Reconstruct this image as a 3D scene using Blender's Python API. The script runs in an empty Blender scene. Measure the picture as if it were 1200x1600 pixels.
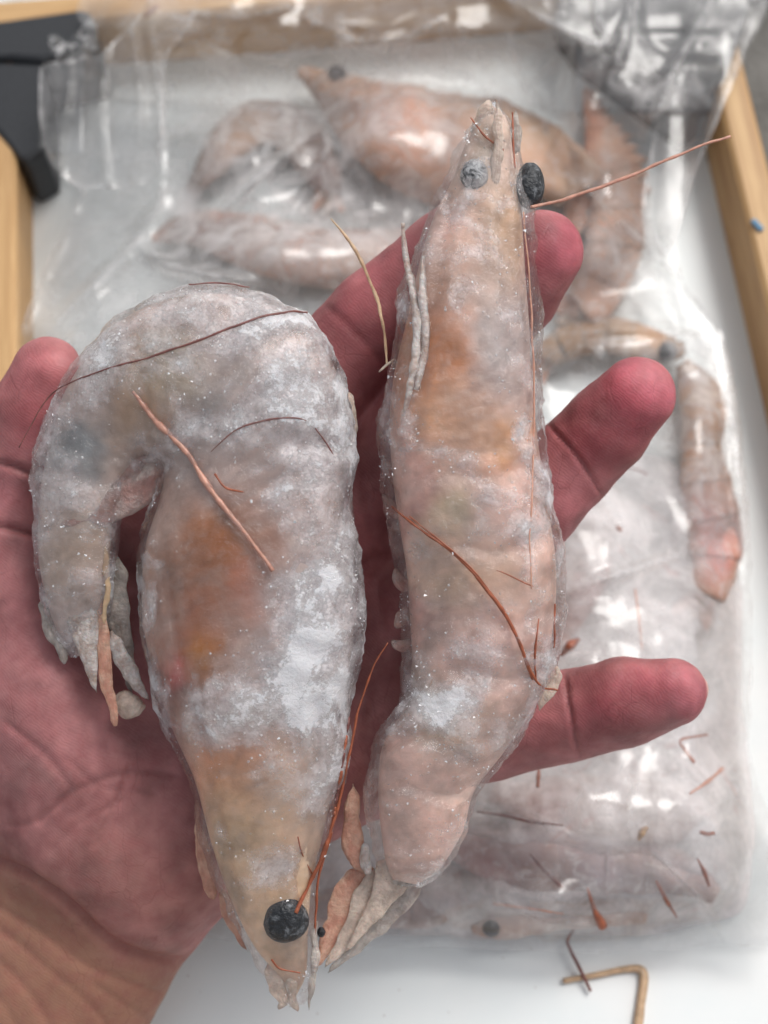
import bpy, math, random
import numpy as np
from mathutils import Matrix, Vector

random.seed(4)
rng = np.random.default_rng(4)
SC = bpy.context.scene
COL = SC.collection

# ------------------------------------------------------------------ camera
TILT = math.radians(21.6)
F = 2100.0                    # focal length in photo pixels (photo is 1200 x 1600)
D = 0.27                      # camera to the held prawns
CAMZ = 0.335
S = D / F
CAM = np.array((0.0, -0.13, CAMZ))
RIGHT = np.array((1.0, 0, 0))
FWD = np.array((0, math.sin(TILT), -math.cos(TILT)))
UP = np.array((0, math.cos(TILT), math.sin(TILT)))
cd = bpy.data.cameras.new('camera')
cam = bpy.data.objects.new('camera', cd)
COL.objects.link(cam)
cam.location = CAM
cam.rotation_euler = (TILT, 0, 0)
cd.sensor_fit = 'VERTICAL'
cd.angle = 2 * math.atan(800 / F)
cd.clip_start = 0.01
cd.clip_end = 50
cd.dof.use_dof = True
cd.dof.focus_distance = 0.258
cd.dof.aperture_fstop = cd.lens / 4.2
SC.camera = cam

# ------------------------------------------------------------------ light
SUN_EL, SUN_AZ = math.radians(50), math.radians(38)
w = bpy.data.worlds.new('World')
SC.world = w
w.use_nodes = True
nt = w.node_tree
bg = nt.nodes['Background']
sky = nt.nodes.new('ShaderNodeTexSky')
sky.sky_type = 'NISHITA'
sky.sun_disc = False
sky.sun_elevation = SUN_EL
sky.sun_rotation = SUN_AZ
sky.dust_density = 3.0
hs = nt.nodes.new('ShaderNodeHueSaturation')
hs.inputs['Saturation'].default_value = 0.22
nt.links.new(sky.outputs[0], hs.inputs['Color'])
nt.links.new(hs.outputs[0], bg.inputs['Color'])
bg.inputs['Strength'].default_value = 0.14
sl = bpy.data.lights.new('sun', 'SUN')
sl.energy = 1.4
sl.angle = math.radians(26)
sl.color = (1.0, 0.97, 0.93)
sun = bpy.data.objects.new('sun', sl)
COL.objects.link(sun)
sun.rotation_euler = (SUN_EL - math.pi / 2, 0, -SUN_AZ)
SC.view_settings.view_transform = 'Standard'
SC.view_settings.look = 'None'
SC.view_settings.exposure = 0.27
SC.cycles.transparent_max_bounces = 24
SC.cycles.max_bounces = 8

# ------------------------------------------------------------------ mapping
def HW(P):
    """point of the held scene (photo x, photo y, height toward the camera; all in pixel-sized units at the hand) -> world"""
    P = np.asarray(P, float)
    d = D - P[..., 2] * S
    X = (P[..., 0] - 600) / F * d
    Y = (800 - P[..., 1]) / F * d
    return CAM + X[..., None] * RIGHT + Y[..., None] * UP + d[..., None] * FWD

def GZ(px, py, z):
    """where the sight line of a photo pixel meets the level z -> world"""
    px, py, z = np.broadcast_arrays(np.asarray(px, float), np.asarray(py, float), np.asarray(z, float))
    r = ((px - 600) / F)[..., None] * RIGHT + ((800 - py) / F)[..., None] * UP + FWD
    t = (z - CAMZ) / r[..., 2]
    return CAM + r * t[..., None]

SB = 0.000165
def BW(P):
    P = np.asarray(P, float)
    return GZ(P[..., 0], P[..., 1], P[..., 2] * SB)

# ------------------------------------------------------------------ numpy noise
_T = rng.random((32, 32, 32))
def vn(P, scale, seed=0):
    Q = np.asarray(P, float) / scale + seed * 7.31
    i = np.floor(Q).astype(int)
    f = Q - i
    f = f * f * (3 - 2 * f)
    i0 = i % 32
    i1 = (i + 1) % 32
    x0, y0, z0 = i0[..., 0], i0[..., 1], i0[..., 2]
    x1, y1, z1 = i1[..., 0], i1[..., 1], i1[..., 2]
    fx, fy, fz = f[..., 0], f[..., 1], f[..., 2]
    a = _T[x0, y0, z0] * (1 - fx) + _T[x1, y0, z0] * fx
    b = _T[x0, y1, z0] * (1 - fx) + _T[x1, y1, z0] * fx
    c = _T[x0, y0, z1] * (1 - fx) + _T[x1, y0, z1] * fx
    d = _T[x0, y1, z1] * (1 - fx) + _T[x1, y1, z1] * fx
    return (a * (1 - fy) + b * fy) * (1 - fz) + (c * (1 - fy) + d * fy) * fz - 0.5
def fbm(P, scale, seed=0, o=4):
    r = 0
    for k in range(o):
        r = r + vn(P, scale / 2 ** k, seed + k) / 2 ** k
    return r

# ------------------------------------------------------------------ object helpers
WLOC = {}
def link(o, parent, wl):
    COL.objects.link(o)
    WLOC[o.name] = np.asarray(wl, float)
    if parent is not None:
        o.parent = parent
        o.location = WLOC[o.name] - WLOC[parent.name]
    else:
        o.location = wl

def tag(o, label=None, cat=None, group=None, kind=None):
    for k, v in (('label', label), ('category', cat), ('group', group), ('kind', kind)):
        if v:
            o[k] = v
    return o

def thing(name, label, cat, loc, group=None):
    o = bpy.data.objects.new(name, None)
    o.empty_display_size = 0.01
    link(o, None, loc)
    return tag(o, label, cat, group)

def mesh(name, V, faces, mat, parent=None, cols=None, frost=None, smooth=True, closed=True):
    V = np.asarray(V, float)
    c = V.mean(0)
    me = bpy.data.meshes.new(name)
    faces = [tuple(int(i) for i in f) for f in faces] if not isinstance(faces, np.ndarray) else faces
    if isinstance(faces, np.ndarray):
        n, k = faces.shape
        if closed:
            a, b, d = V[faces[:, 0]] - c, V[faces[:, 1]] - c, V[faces[:, 2]] - c
            vol = np.einsum('ij,ij->i', a, np.cross(b, d)).sum()
            if k == 4:
                e = V[faces[:, 3]] - c
                vol += np.einsum('ij,ij->i', a, np.cross(d, e)).sum()
            if vol < 0:
                faces = faces[:, ::-1]
        me.vertices.add(len(V))
        me.vertices.foreach_set('co', (V - c).astype(np.float32).ravel())
        me.loops.add(n * k)
        me.loops.foreach_set('vertex_index', np.ascontiguousarray(faces, dtype=np.int32).ravel())
        me.polygons.add(n)
        me.polygons.foreach_set('loop_start', np.arange(0, n * k, k, dtype=np.int32))
        me.update(calc_edges=True)
        me.validate()
    else:
        me.from_pydata((V - c).tolist(), [], faces)
    me.polygons.foreach_set('use_smooth', np.full(len(me.polygons), smooth))
    if cols is not None:
        at = me.color_attributes.new('Col', 'FLOAT_COLOR', 'POINT')
        at.data.foreach_set('color', np.c_[cols, np.ones(len(V))].astype(np.float32).ravel())
    if frost is not None:
        at = me.attributes.new('frost', 'FLOAT', 'POINT')
        at.data.foreach_set('value', np.asarray(frost, np.float32).ravel())
    if mat:
        me.materials.append(mat)
    o = bpy.data.objects.new(name, me)
    link(o, parent, c)
    return o

def cr(pts, n):
    """Catmull-Rom through the rows of pts, n samples"""
    P = np.asarray(pts, float)
    if len(P) == 2:
        t = np.linspace(0, 1, n)[:, None]
        return P[0] * (1 - t) + P[1] * t
    Q = np.vstack([2 * P[0] - P[1], P, 2 * P[-1] - P[-2]])
    t = np.linspace(0, len(P) - 1, n)
    i = np.minimum(t.astype(int), len(P) - 2)
    f = (t - i)[:, None]
    a, b, c, d = Q[i], Q[i + 1], Q[i + 2], Q[i + 3]
    return 0.5 * (2 * b + (c - a) * f + (2 * a - 5 * b + 4 * c - d) * f ** 2 + (3 * b - a - 3 * c + d) * f ** 3)

def ring_faces(n, m):
    i, j = np.meshgrid(np.arange(n - 1), np.arange(m), indexing='ij')
    j2 = (j + 1) % m
    return np.stack([i * m + j, i * m + j2, (i + 1) * m + j2, (i + 1) * m + j], -1).reshape(-1, 4)

def loft(ST, n, m, off=0.0, p=0.85, flare=0.0):
    """ST rows: Lx,Ly,Rx,Ry,zc,ht,hb -> closed tube of cross sections; returns verts (x,y,w), faces"""
    A = cr(ST, n)
    th = np.linspace(0, 2 * math.pi, m, endpoint=False)
    cu, sv = np.cos(th), np.sin(th)
    u = np.sign(cu) * np.abs(cu) ** p
    v = np.sign(sv) * np.abs(sv) ** p
    L, R = A[:, 0:2], A[:, 2:4]
    C, H = (L + R) / 2, (R - L) / 2
    ln = np.maximum(np.linalg.norm(H, axis=1), 1e-3)
    fl = 1 + flare * np.linspace(0, 1, n) ** 2
    k = ((ln + off) / ln * fl)
    XY = C[:, None] + H[:, None] * (u[None, :, None] * k[:, None, None])
    Z = A[:, 4:5] + np.where(v > 0, (A[:, 5:6] + off) * fl[:, None], (A[:, 6:7] + off) * fl[:, None]) * v
    V = np.concatenate([XY, Z[..., None]], -1).reshape(-1, 3)
    caps = np.array([np.r_[C[0], A[0, 4]], np.r_[C[-1], A[-1, 4]]])
    V = np.vstack([V, caps])
    Fq = ring_faces(n, m)
    a, b = n * m, n * m + 1
    j = np.arange(m)
    c1 = np.stack([(j + 1) % m, j, np.full(m, a), np.full(m, a)], -1)
    c2 = np.stack([(n - 1) * m + j, (n - 1) * m + (j + 1) % m, np.full(m, b), np.full(m, b)], -1)
    # caps as quads would be degenerate: put one extra ring pulled to the centre instead
    V2 = [V[:n * m]]
    r0 = V[0:m] * 0.02 + caps[0] * 0.98
    r1 = V[(n - 1) * m:n * m] * 0.02 + caps[1] * 0.98
    V = np.vstack([r0, V[:n * m], r1])
    Fq = ring_faces(n + 2, m)
    N = (n + 2) * m
    ends = [tuple(range(m))[::-1], tuple(range(N - m, N))]
    return V, Fq

def tube_px(pts, r, mapf, sides=7, n=None, wob=0.0):
    P = np.asarray(pts, float)
    n = n or max(6, len(P) * 6)
    Q = cr(P, n)
    R = np.interp(np.linspace(0, 1, n), np.linspace(0, 1, len(np.atleast_1d(r))), np.atleast_1d(r)) if np.ndim(r) else np.full(n, r)
    if wob:
        R = R * (1 + wob * fbm(Q, 14, 3, 2))
    T = np.gradient(Q, axis=0)
    T /= np.maximum(np.linalg.norm(T, axis=1, keepdims=True), 1e-9)
    up = np.array((0.0, 0.05, 1.0))
    B = np.cross(T, up)
    B /= np.maximum(np.linalg.norm(B, axis=1, keepdims=True), 1e-9)
    N = np.cross(B, T)
    th = np.linspace(0, 2 * math.pi, sides, endpoint=False)
    V = Q[:, None] + R[:, None, None] * (np.cos(th)[None, :, None] * B[:, None] + np.sin(th)[None, :, None] * N[:, None])
    V = np.vstack([Q[0] * 0.95 + V[0] * 0.05, V.reshape(-1, 3), Q[-1] * 0.95 + V[-1] * 0.05])
    return mapf(V), ring_faces(n + 2, sides)

def ball_px(c, r, mapf, n=18, m=24, noise=0.0, seed=0, stretch=(1, 1, 1)):
    ph = np.linspace(0.02, math.pi - 0.02, n)
    th = np.linspace(0, 2 * math.pi, m, endpoint=False)
    d = np.stack([np.sin(ph)[:, None] * np.cos(th), np.sin(ph)[:, None] * np.sin(th), np.cos(ph)[:, None] * np.ones(m)], -1).reshape(-1, 3)
    rr = r * (1 + noise * fbm(d * 10, 7, seed, 3))
    V = np.asarray(c, float) + d * rr[:, None] * np.asarray(stretch)
    return mapf(V), ring_faces(n, m)

def vnormals(V, Fq):
    N = np.zeros_like(V)
    a, b, c = V[Fq[:, 0]], V[Fq[:, 1]], V[Fq[:, 2]]
    d = V[Fq[:, 3]] if Fq.shape[1] == 4 else V[Fq[:, 2]]
    fn = np.cross(c - a, d - b) if Fq.shape[1] == 4 else np.cross(b - a, c - a)
    for k in range(Fq.shape[1]):
        np.add.at(N, Fq[:, k], fn)
    N /= np.maximum(np.linalg.norm(N, axis=1, keepdims=True), 1e-12)
    return N

def segdist(X, Y, poly, closed=False):
    P = np.asarray(poly, float)
    if closed:
        P = np.vstack([P, P[:1]])
    best = np.full(X.shape, 1e9)
    tt = np.zeros(X.shape)
    for k in range(len(P) - 1):
        ax, ay = P[k, :2]
        dx, dy = P[k + 1, :2] - P[k, :2]
        l2 = max(dx * dx + dy * dy, 1e-9)
        t = np.clip(((X - ax) * dx + (Y - ay) * dy) / l2, 0, 1)
        d = np.hypot(X - ax - t * dx, Y - ay - t * dy)
        m = d < best
        best = np.where(m, d, best)
        tt = np.where(m, (k + t) / (len(P) - 1), tt)
    return best, tt

def inside(X, Y, poly):
    P = np.asarray(poly, float)
    r = np.zeros(X.shape, bool)
    j = len(P) - 1
    for i in range(len(P)):
        xi, yi = P[i]
        xj, yj = P[j]
        c = ((yi > Y) != (yj > Y)) & (X < (xj - xi) * (Y - yi) / (yj - yi + 1e-12) + xi)
        r ^= c
        j = i
    return r

def blobs(X, Y, base, L):
    P3 = np.stack([X, Y, 0 * X], -1)
    X, Y = X + 60 * fbm(P3, 70, 13, 4), Y + 60 * fbm(P3, 70, 17, 4)
    C = np.tile(np.asarray(base, float), (len(X), 1))
    for (x, y, rx, ry, col, st) in L:
        g = st * np.exp(-((X - x) / rx) ** 2 - ((Y - y) / ry) ** 2)
        C = C * (1 - g[:, None]) + np.asarray(col) * g[:, None]
    return C

# ------------------------------------------------------------------ materials
class NB:
    def __init__(s, name):
        s.m = bpy.data.materials.new(name)
        s.m.use_nodes = True
        s.t = s.m.node_tree
        s.t.nodes.clear()
        s.out = s.t.nodes.new('ShaderNodeOutputMaterial')
    def n(s, ty, **kw):
        nd = s.t.nodes.new(ty)
        for k, v in kw.items():
            if k.startswith('_'):
                setattr(nd, k[1:], v)
            else:
                key = int(k[1:]) if k[0] == 'i' and k[1:].isdigit() else k.replace('__', ' ')
                if isinstance(v, bpy.types.NodeSocket):
                    s.t.links.new(v, nd.inputs[key])
                else:
                    nd.inputs[key].default_value = v
        return nd
    def noise(s, scale, detail=4, rough=0.55, dist=0.0, co=None):
        co = co or s.co()
        return s.n('ShaderNodeTexNoise', Vector=co, Scale=scale, Detail=detail, Roughness=rough, Distortion=dist).outputs['Fac']
    def co(s):
        if not hasattr(s, '_co'):
            s._co = s.n('ShaderNodeTexCoord').outputs['Object']
        return s._co
    def ramp(s, v, a, b, lo=0.0, hi=1.0):
        return s.n('ShaderNodeMapRange', _interpolation_type='SMOOTHSTEP', Value=v, From__Min=a, From__Max=b, To__Min=lo, To__Max=hi).outputs[0]
    def math(s, op, a, b=0.0):
        return s.n('ShaderNodeMath', _operation=op, i0=a, i1=b).outputs[0]
    def mix(s, f, a, b, bt='MIX'):
        nd = s.n('ShaderNodeMix', _data_type='RGBA', _blend_type=bt)
        for key, v in ((0, f), (6, a), (7, b)):
            if isinstance(v, bpy.types.NodeSocket):
                s.t.links.new(v, nd.inputs[key])
            else:
                nd.inputs[key].default_value = v if key == 0 else (*v, 1)
        return nd.outputs[2]
    def bump(s, h, st, dist):
        return s.n('ShaderNodeBump', Height=h, Strength=st, Distance=dist).outputs[0]
    def attr(s, name):
        return s.n('ShaderNodeAttribute', _attribute_name=name)
    def prin(s, **kw):
        return s.n('ShaderNodeBsdfPrincipled', **kw).outputs[0]
    def mixs(s, f, a, b):
        return s.n('ShaderNodeMixShader', i0=f, i1=a, i2=b).outputs[0]
    def done(s, sh):
        s.t.links.new(sh, s.out.inputs[0])
        return s.m

def simple(name, col, rough=0.5, var=0.15, scale=300, spec=0.5, bump=0.0, bdist=0.0005, sss=0.0, dark=None, clear=0.0):
    b = NB(name)
    n = b.noise(scale, 5)
    c2 = dark or tuple(x * (1 - var * 2) for x in col)
    c = b.mix(b.ramp(n, 0.3, 0.7), c2, col)
    kw = {}
    if bump:
        kw['Normal'] = b.bump(b.noise(scale * 3, 4), bump, bdist)
    if sss:
        kw['Subsurface__Weight'] = sss
        kw['Subsurface__Radius'] = (1, 0.5, 0.35)
        kw['Subsurface__Scale'] = 0.002
    sh = b.prin(Base__Color=c, Roughness=rough, Specular__IOR__Level=spec, **kw)
    if clear:
        tr = b.n('ShaderNodeBsdfTransparent', Color=(0.97, 0.95, 0.93, 1)).outputs[0]
        sh = b.mixs(b.ramp(b.noise(scale * .6, 5, 0.7, 0.8), 0.3, 0.75, 1 - clear, 1.0), tr, sh)
    return b.done(sh)

def m_skin():
    b = NB('skin')
    c = b.attr('Col').outputs['Color']
    n1 = b.noise(260, 5, 0.6)
    n2 = b.noise(1400, 3)
    c = b.mix(b.ramp(n1, 0.35, 0.7, 0, 0.3), c, (0.24, 0.06, 0.065))
    c = b.mix(b.ramp(n2, 0.4, 0.75, 0, 0.10), c, (0.42, 0.23, 0.21))
    # fine skin ridges
    wv = b.n('ShaderNodeTexWave', _wave_type='BANDS', _bands_direction='DIAGONAL', Vector=b.co(), Scale=620.0, Distortion=9.0, Detail=2.0, Detail__Scale=0.6).outputs['Fac']
    vo = b.n('ShaderNodeTexVoronoi', _feature='DISTANCE_TO_EDGE', Vector=b.co(), Scale=900.0).outputs['Distance']
    mp = b.n('ShaderNodeMapping', Vector=b.co(), Rotation=(0, 0, 0.7), Scale=(1.0, 0.45, 1.0)).outputs[0]
    wr = b.n('ShaderNodeTexNoise', Vector=mp, Scale=160.0, Detail=3.0).outputs['Color']
    mv = b.n('ShaderNodeMix', _data_type='VECTOR', i0=0.006, i4=mp, i5=wr).outputs[1]
    ln = b.n('ShaderNodeTexVoronoi', _feature='DISTANCE_TO_EDGE', Vector=mv, Scale=150.0).outputs['Distance']
    lines = b.ramp(ln, 0.0, 0.035, 1.0, 0.0)
    lines = b.math('MULTIPLY', lines, b.ramp(b.noise(95, 3), 0.42, 0.62))
    c = b.mix(b.math('MULTIPLY', lines, 0.16), c, (0.13, 0.035, 0.035))
    h = b.math('ADD', b.math('MULTIPLY', wv, 0.35), b.math('ADD', b.math('MULTIPLY', b.ramp(vo, 0.0, 0.25), 0.2), b.math('ADD', b.noise(700, 4), b.math('MULTIPLY', lines, -0.8))))
    bp = b.bump(h, 0.3, 0.0002)
    return b.done(b.prin(Base__Color=c, Roughness=b.ramp(n1, 0.3, 0.7, 0.42, 0.56), Normal=bp, Specular__IOR__Level=0.22,
                         Subsurface__Weight=0.35, Subsurface__Radius=(1.0, 0.35, 0.22), Subsurface__Scale=0.0022))

def m_flesh(name='prawn_flesh', frosty=0.0):
    b = NB(name)
    c = b.attr('Col').outputs['Color']
    n1 = b.noise(330, 6, 0.62, 0.6)
    n2 = b.noise(90, 4, 0.6, 0.8)
    c = b.mix(b.ramp(n1, 0.42, 0.75, 0, 0.2), c, (0.66, 0.56, 0.50))
    c = b.mix(b.ramp(n2, 0.5, 0.7, 0, 0.35), c, (0.42, 0.30, 0.24))
    sp = b.n('ShaderNodeTexVoronoi', Vector=b.co(), Scale=1500.0).outputs['Distance']
    c = b.mix(b.ramp(sp, 0.02, 0.16, 0.35, 0.0), c, (0.30, 0.12, 0.07))
    if frosty:
        fr = b.ramp(b.noise(260, 6, 0.7, 1.0), 0.5, 0.68, 0, frosty)
        c = b.mix(fr, c, (0.80, 0.77, 0.76))
    bp = b.bump(b.noise(600, 5), 0.5, 0.0004)
    return b.done(b.prin(Base__Color=c, Roughness=0.6 if frosty else 0.36, Normal=bp, Specular__IOR__Level=0.25 if frosty else 0.5,
                         Subsurface__Weight=0.4, Subsurface__Radius=(1.0, 0.6, 0.45), Subsurface__Scale=0.003))

def m_glaze():
    b = NB('ice_glaze')
    fa = b.attr('frost').outputs['Fac']
    n1 = b.noise(80, 6, 0.62, 0.8)
    n2 = b.noise(400, 6, 0.7, 0.6)
    n3 = b.noise(1500, 4, 0.65)
    s = b.math('ADD', b.math('MULTIPLY', n1, 0.82), b.math('MULTIPLY', n2, 0.26))
    s = b.math('ADD', s, b.math('MULTIPLY', n3, 0.08))
    s = b.math('ADD', s, fa)
    veil = b.ramp(s, 0.58, 1.06, 0.03, 0.78)
    n4 = b.noise(210, 9, 0.78, 0.7)
    n5 = b.noise(1000, 6, 0.75, 0.3)
    q = b.math('ADD', b.math('ADD', b.math('MULTIPLY', n4, 0.5), b.math('MULTIPLY', n5, 0.5)), b.math('MULTIPLY', b.math('MULTIPLY', fa, b.ramp(n1, 0.3, 0.7, 0.4, 1.5)), 0.62))
    snow = b.ramp(q, 0.635, 0.76, 0.0, 0.86)
    cell = b.n('ShaderNodeTexVoronoi', Vector=b.co(), Scale=640.0, Randomness=1.0)
    dot = b.math('MULTIPLY', b.ramp(cell.outputs['Distance'], 0.10, 0.22, 1, 0), b.ramp(b.math('ADD', n2, b.math('MULTIPLY', fa, 0.5)), 0.44, 0.62, 0, 0.8))
    snow = b.math('MAXIMUM', snow, dot)
    fac = b.math('MAXIMUM', veil, snow)
    hh = b.math('ADD', b.noise(480, 6, 0.62), b.math('ADD', b.math('MULTIPLY', n3, 0.35), b.math('MULTIPLY', b.math('MULTIPLY', snow, n5), 1.1)))
    bp = b.bump(hh, 0.95, 0.0007)
    col = b.mix(snow, (0.81, 0.755, 0.765), (0.88, 0.875, 0.90))
    white = b.prin(Base__Color=col, Roughness=b.ramp(snow, 0.0, 0.8, 0.3, 0.6), Normal=bp, Specular__IOR__Level=0.5,
                   Subsurface__Weight=0.6, Subsurface__Radius=(1, 0.85, 0.78), Subsurface__Scale=0.004)
    clear = b.n('ShaderNodeBsdfTransparent', Color=(0.98, 0.97, 0.97, 1)).outputs[0]
    gl = b.n('ShaderNodeBsdfGlossy', Color=(1, 1, 1, 1), Roughness=0.07, Normal=bp).outputs[0]
    fr = b.n('ShaderNodeFresnel', IOR=1.5, Normal=bp).outputs[0]
    mixd = b.mixs(fac, clear, white)
    return b.done(b.mixs(b.math('MINIMUM', b.math('MULTIPLY', fr, 1.1), 0.5), mixd, gl))

def m_film():
    b = NB('plastic_film')
    fa = b.attr('frost').outputs['Fac']
    n = b.noise(110, 6, 0.65, 0.8)
    n2 = b.noise(700, 4, 0.7)
    bp = b.bump(b.math('ADD', b.noise(55, 4, 0.5, 1.5), b.math('MULTIPLY', n2, 0.05)), 0.25, 0.0015)
    veil = b.math('MULTIPLY', fa, b.ramp(b.math('ADD', n, b.math('MULTIPLY', n2, 0.2)), 0.38, 0.85, 0.12, 1.6))
    veil = b.math('MINIMUM', veil, 0.92)
    dif = b.n('ShaderNodeBsdfDiffuse', Color=(0.86, 0.845, 0.845, 1), Normal=bp).outputs[0]
    tl = b.n('ShaderNodeBsdfTranslucent', Color=(0.9, 0.885, 0.885, 1)).outputs[0]
    milk = b.mixs(0.5, dif, tl)
    tr = b.n('ShaderNodeBsdfTransparent', Color=(0.985, 0.985, 0.985, 1)).outputs[0]
    gl = b.n('ShaderNodeBsdfGlossy', Color=(1, 1, 1, 1), Roughness=0.13, Normal=bp).outputs[0]
    fr = b.n('ShaderNodeFresnel', IOR=1.5, Normal=bp).outputs[0]
    body = b.mixs(veil, tr, milk)
    return b.done(b.mixs(b.math('MINIMUM', b.math('MULTIPLY', fr, 0.8), 0.6), body, gl))

def m_slab():
    b = NB('cloudy_ice')
    n = b.noise(60, 6, 0.65, 0.8)
    n2 = b.noise(500, 5, 0.7)
    f = b.ramp(b.math('ADD', n, b.math('MULTIPLY', n2, 0.25)), 0.42, 0.9, 0.22, 0.88)
    bp = b.bump(b.noise(260, 6), 0.5, 0.001)
    wh = b.prin(Base__Color=b.mix(b.ramp(b.noise(85, 5, 0.6, 1.0), 0.6, 0.74, 0, 0.7), b.mix(b.noise(40), (0.74, 0.67, 0.67), (0.86, 0.83, 0.83)), (0.60, 0.33, 0.31)), Roughness=0.4, Normal=bp,
                Subsurface__Weight=0.4, Subsurface__Radius=(1, 0.9, 0.9), Subsurface__Scale=0.004)
    tr = b.n('ShaderNodeBsdfTransparent', Color=(0.95, 0.93, 0.93, 1)).outputs[0]
    return b.done(b.mixs(f, tr, wh))

def m_wood():
    b = NB('pine_wood')
    mp = b.n('ShaderNodeMapping', Vector=b.co(), Scale=(1.0, 0.06, 1.0)).outputs[0]
    n = b.noise(420, 5, 0.6, 0.6, co=mp)
    n2 = b.noise(60, 3, co=mp)
    c = b.mix(b.ramp(n, 0.3, 0.75), (0.42, 0.235, 0.095), (0.62, 0.40, 0.19))
    c = b.mix(b.ramp(n2, 0.45, 0.7, 0, 0.5), c, (0.50, 0.29, 0.12))
    return b.done(b.prin(Base__Color=c, Roughness=0.55, Normal=b.bump(n, 0.25, 0.0004)))

def m_eye(name='prawn_eye', pale=(0.20, 0.21, 0.225), lo=0.5):
    b = NB(name)
    n = b.noise(450, 6, 0.7, 0.6)
    c = b.mix(b.ramp(n, lo, lo + 0.22), (0.018, 0.020, 0.024), pale)
    return b.done(b.prin(Base__Color=c, Roughness=b.ramp(n, 0.45, 0.7, 0.42, 0.7), Normal=b.bump(b.noise(900, 4), 0.9, 0.0008)))

def m_ground(name, c1, c2, sc):
    b = NB(name)
    n = b.noise(sc, 8, 0.7)
    return b.done(b.prin(Base__Color=b.mix(b.ramp(n, 0.3, 0.7), c1, c2), Roughness=0.85, Normal=b.bump(b.noise(sc * 6, 6), 0.6, 0.002)))

def m_base():
    b = NB('white_panel')
    n = b.noise(30, 5)
    sp = b.n('ShaderNodeTexVoronoi', Vector=b.co(), Scale=190.0).outputs['Distance']
    c = b.mix(b.ramp(n, 0.35, 0.75, 0, 1), (0.76, 0.80, 0.80), (0.82, 0.83, 0.82))
    c = b.mix(b.ramp(sp, 0.02, 0.07, 0.55, 0.0), c, (0.35, 0.30, 0.27))
    return b.done(b.prin(Base__Color=c, Roughness=0.32, Normal=b.bump(b.noise(500, 3), 0.06, 0.0003)))

SKIN = m_skin()
FLESH = m_flesh()
BAGFLESH = m_flesh('frosted_prawn_flesh', 0.55)
GLAZE = m_glaze()
FILM = m_film()
SLAB = m_slab()
WOOD = m_wood()
EYE = m_eye()
EYE_ICE = m_eye('frosted_eye', (0.42, 0.42, 0.43), 0.36)
BASE = m_base()
BLACK = simple('black_plastic', (0.022, 0.024, 0.028), 0.4, 0.2, 900, bump=0.2, bdist=0.0002)
SNOW = simple('frost_crystal', (0.86, 0.86, 0.88), 0.3, 0.05, 900)
ANT_RED = simple('antenna_red', (0.36, 0.10, 0.045), 0.4, 0.2, 700, sss=0.2)
ANT_DARK = simple('antenna_dark', (0.20, 0.075, 0.065), 0.4, 0.2, 700, sss=0.2)
ANT_PINK = simple('antenna_pink', (0.60, 0.31, 0.23), 0.4, 0.15, 700, sss=0.3)
ANT_TAN = simple('antenna_tan', (0.58, 0.40, 0.25), 0.45, 0.15, 700, sss=0.3)
SHELL_PALE = simple('shell_pale', (0.78, 0.63, 0.53), 0.28, 0.16, 420, bump=0.6, bdist=0.0008, sss=0.4, clear=0.4)
SHELL_GREY = simple('shell_grey', (0.60, 0.53, 0.48), 0.28, 0.2, 420, bump=0.6, bdist=0.0008, sss=0.4, clear=0.45)
SHELL_ORANGE = simple('shell_orange', (0.72, 0.45, 0.33), 0.28, 0.22, 380, bump=0.6, bdist=0.0008, sss=0.4, dark=(0.58, 0.28, 0.20), clear=0.35)
SHELL_FROST = simple('shell_frost', (0.70, 0.65, 0.63), 0.45, 0.15, 500, bump=0.6, sss=0.5, dark=(0.46, 0.36, 0.31), clear=0.45, bdist=0.001)
BLUE = simple('blue_paint', (0.08, 0.25, 0.42), 0.5, 0.2, 500)
NAIL = simple('nail', (0.62, 0.38, 0.34), 0.35, 0.05, 300, sss=0.3)

# ------------------------------------------------------------------ setting: ground, tray
def quad_sheet(name, pts, mat, kind):
    o = mesh(name, np.array(pts, float), [tuple(range(len(pts)))], mat, smooth=False)
    return tag(o, kind=kind)

TZ = -0.012                                     # underside of the tray / ground level
g = quad_sheet('ground', [(-6, -6, TZ), (6, -6, TZ), (6, 6, TZ), (-6, 6, TZ)],
               m_ground('dark_concrete', (0.10, 0.095, 0.085), (0.19, 0.18, 0.165), 60), 'structure')
tag(g, 'dark grey concrete ground around the wooden tray')

PHI = math.radians(5.72)
ey = np.array((-math.sin(PHI), math.cos(PHI), 0))   # along the side rails
ex = np.array((math.cos(PHI), math.sin(PHI), 0))
RH = 0.020                                       # rail height above the panel
def uv(P):
    P = np.asarray(P)
    return float(P @ ex), float(P @ ey)
def T(u, v, z):
    return ex * u + ey * v + np.array((0, 0, z))
uR = uv(GZ(1140, 420, 0.0))[0] + 0.0
uL = uv(GZ(29, 360, RH))[0]
vT = uv(GZ(330, 92, 0.0))[1]
vB = uv(GZ(600, 1600, 0.0))[1] - 0.10
RWD = 0.0095

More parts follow.
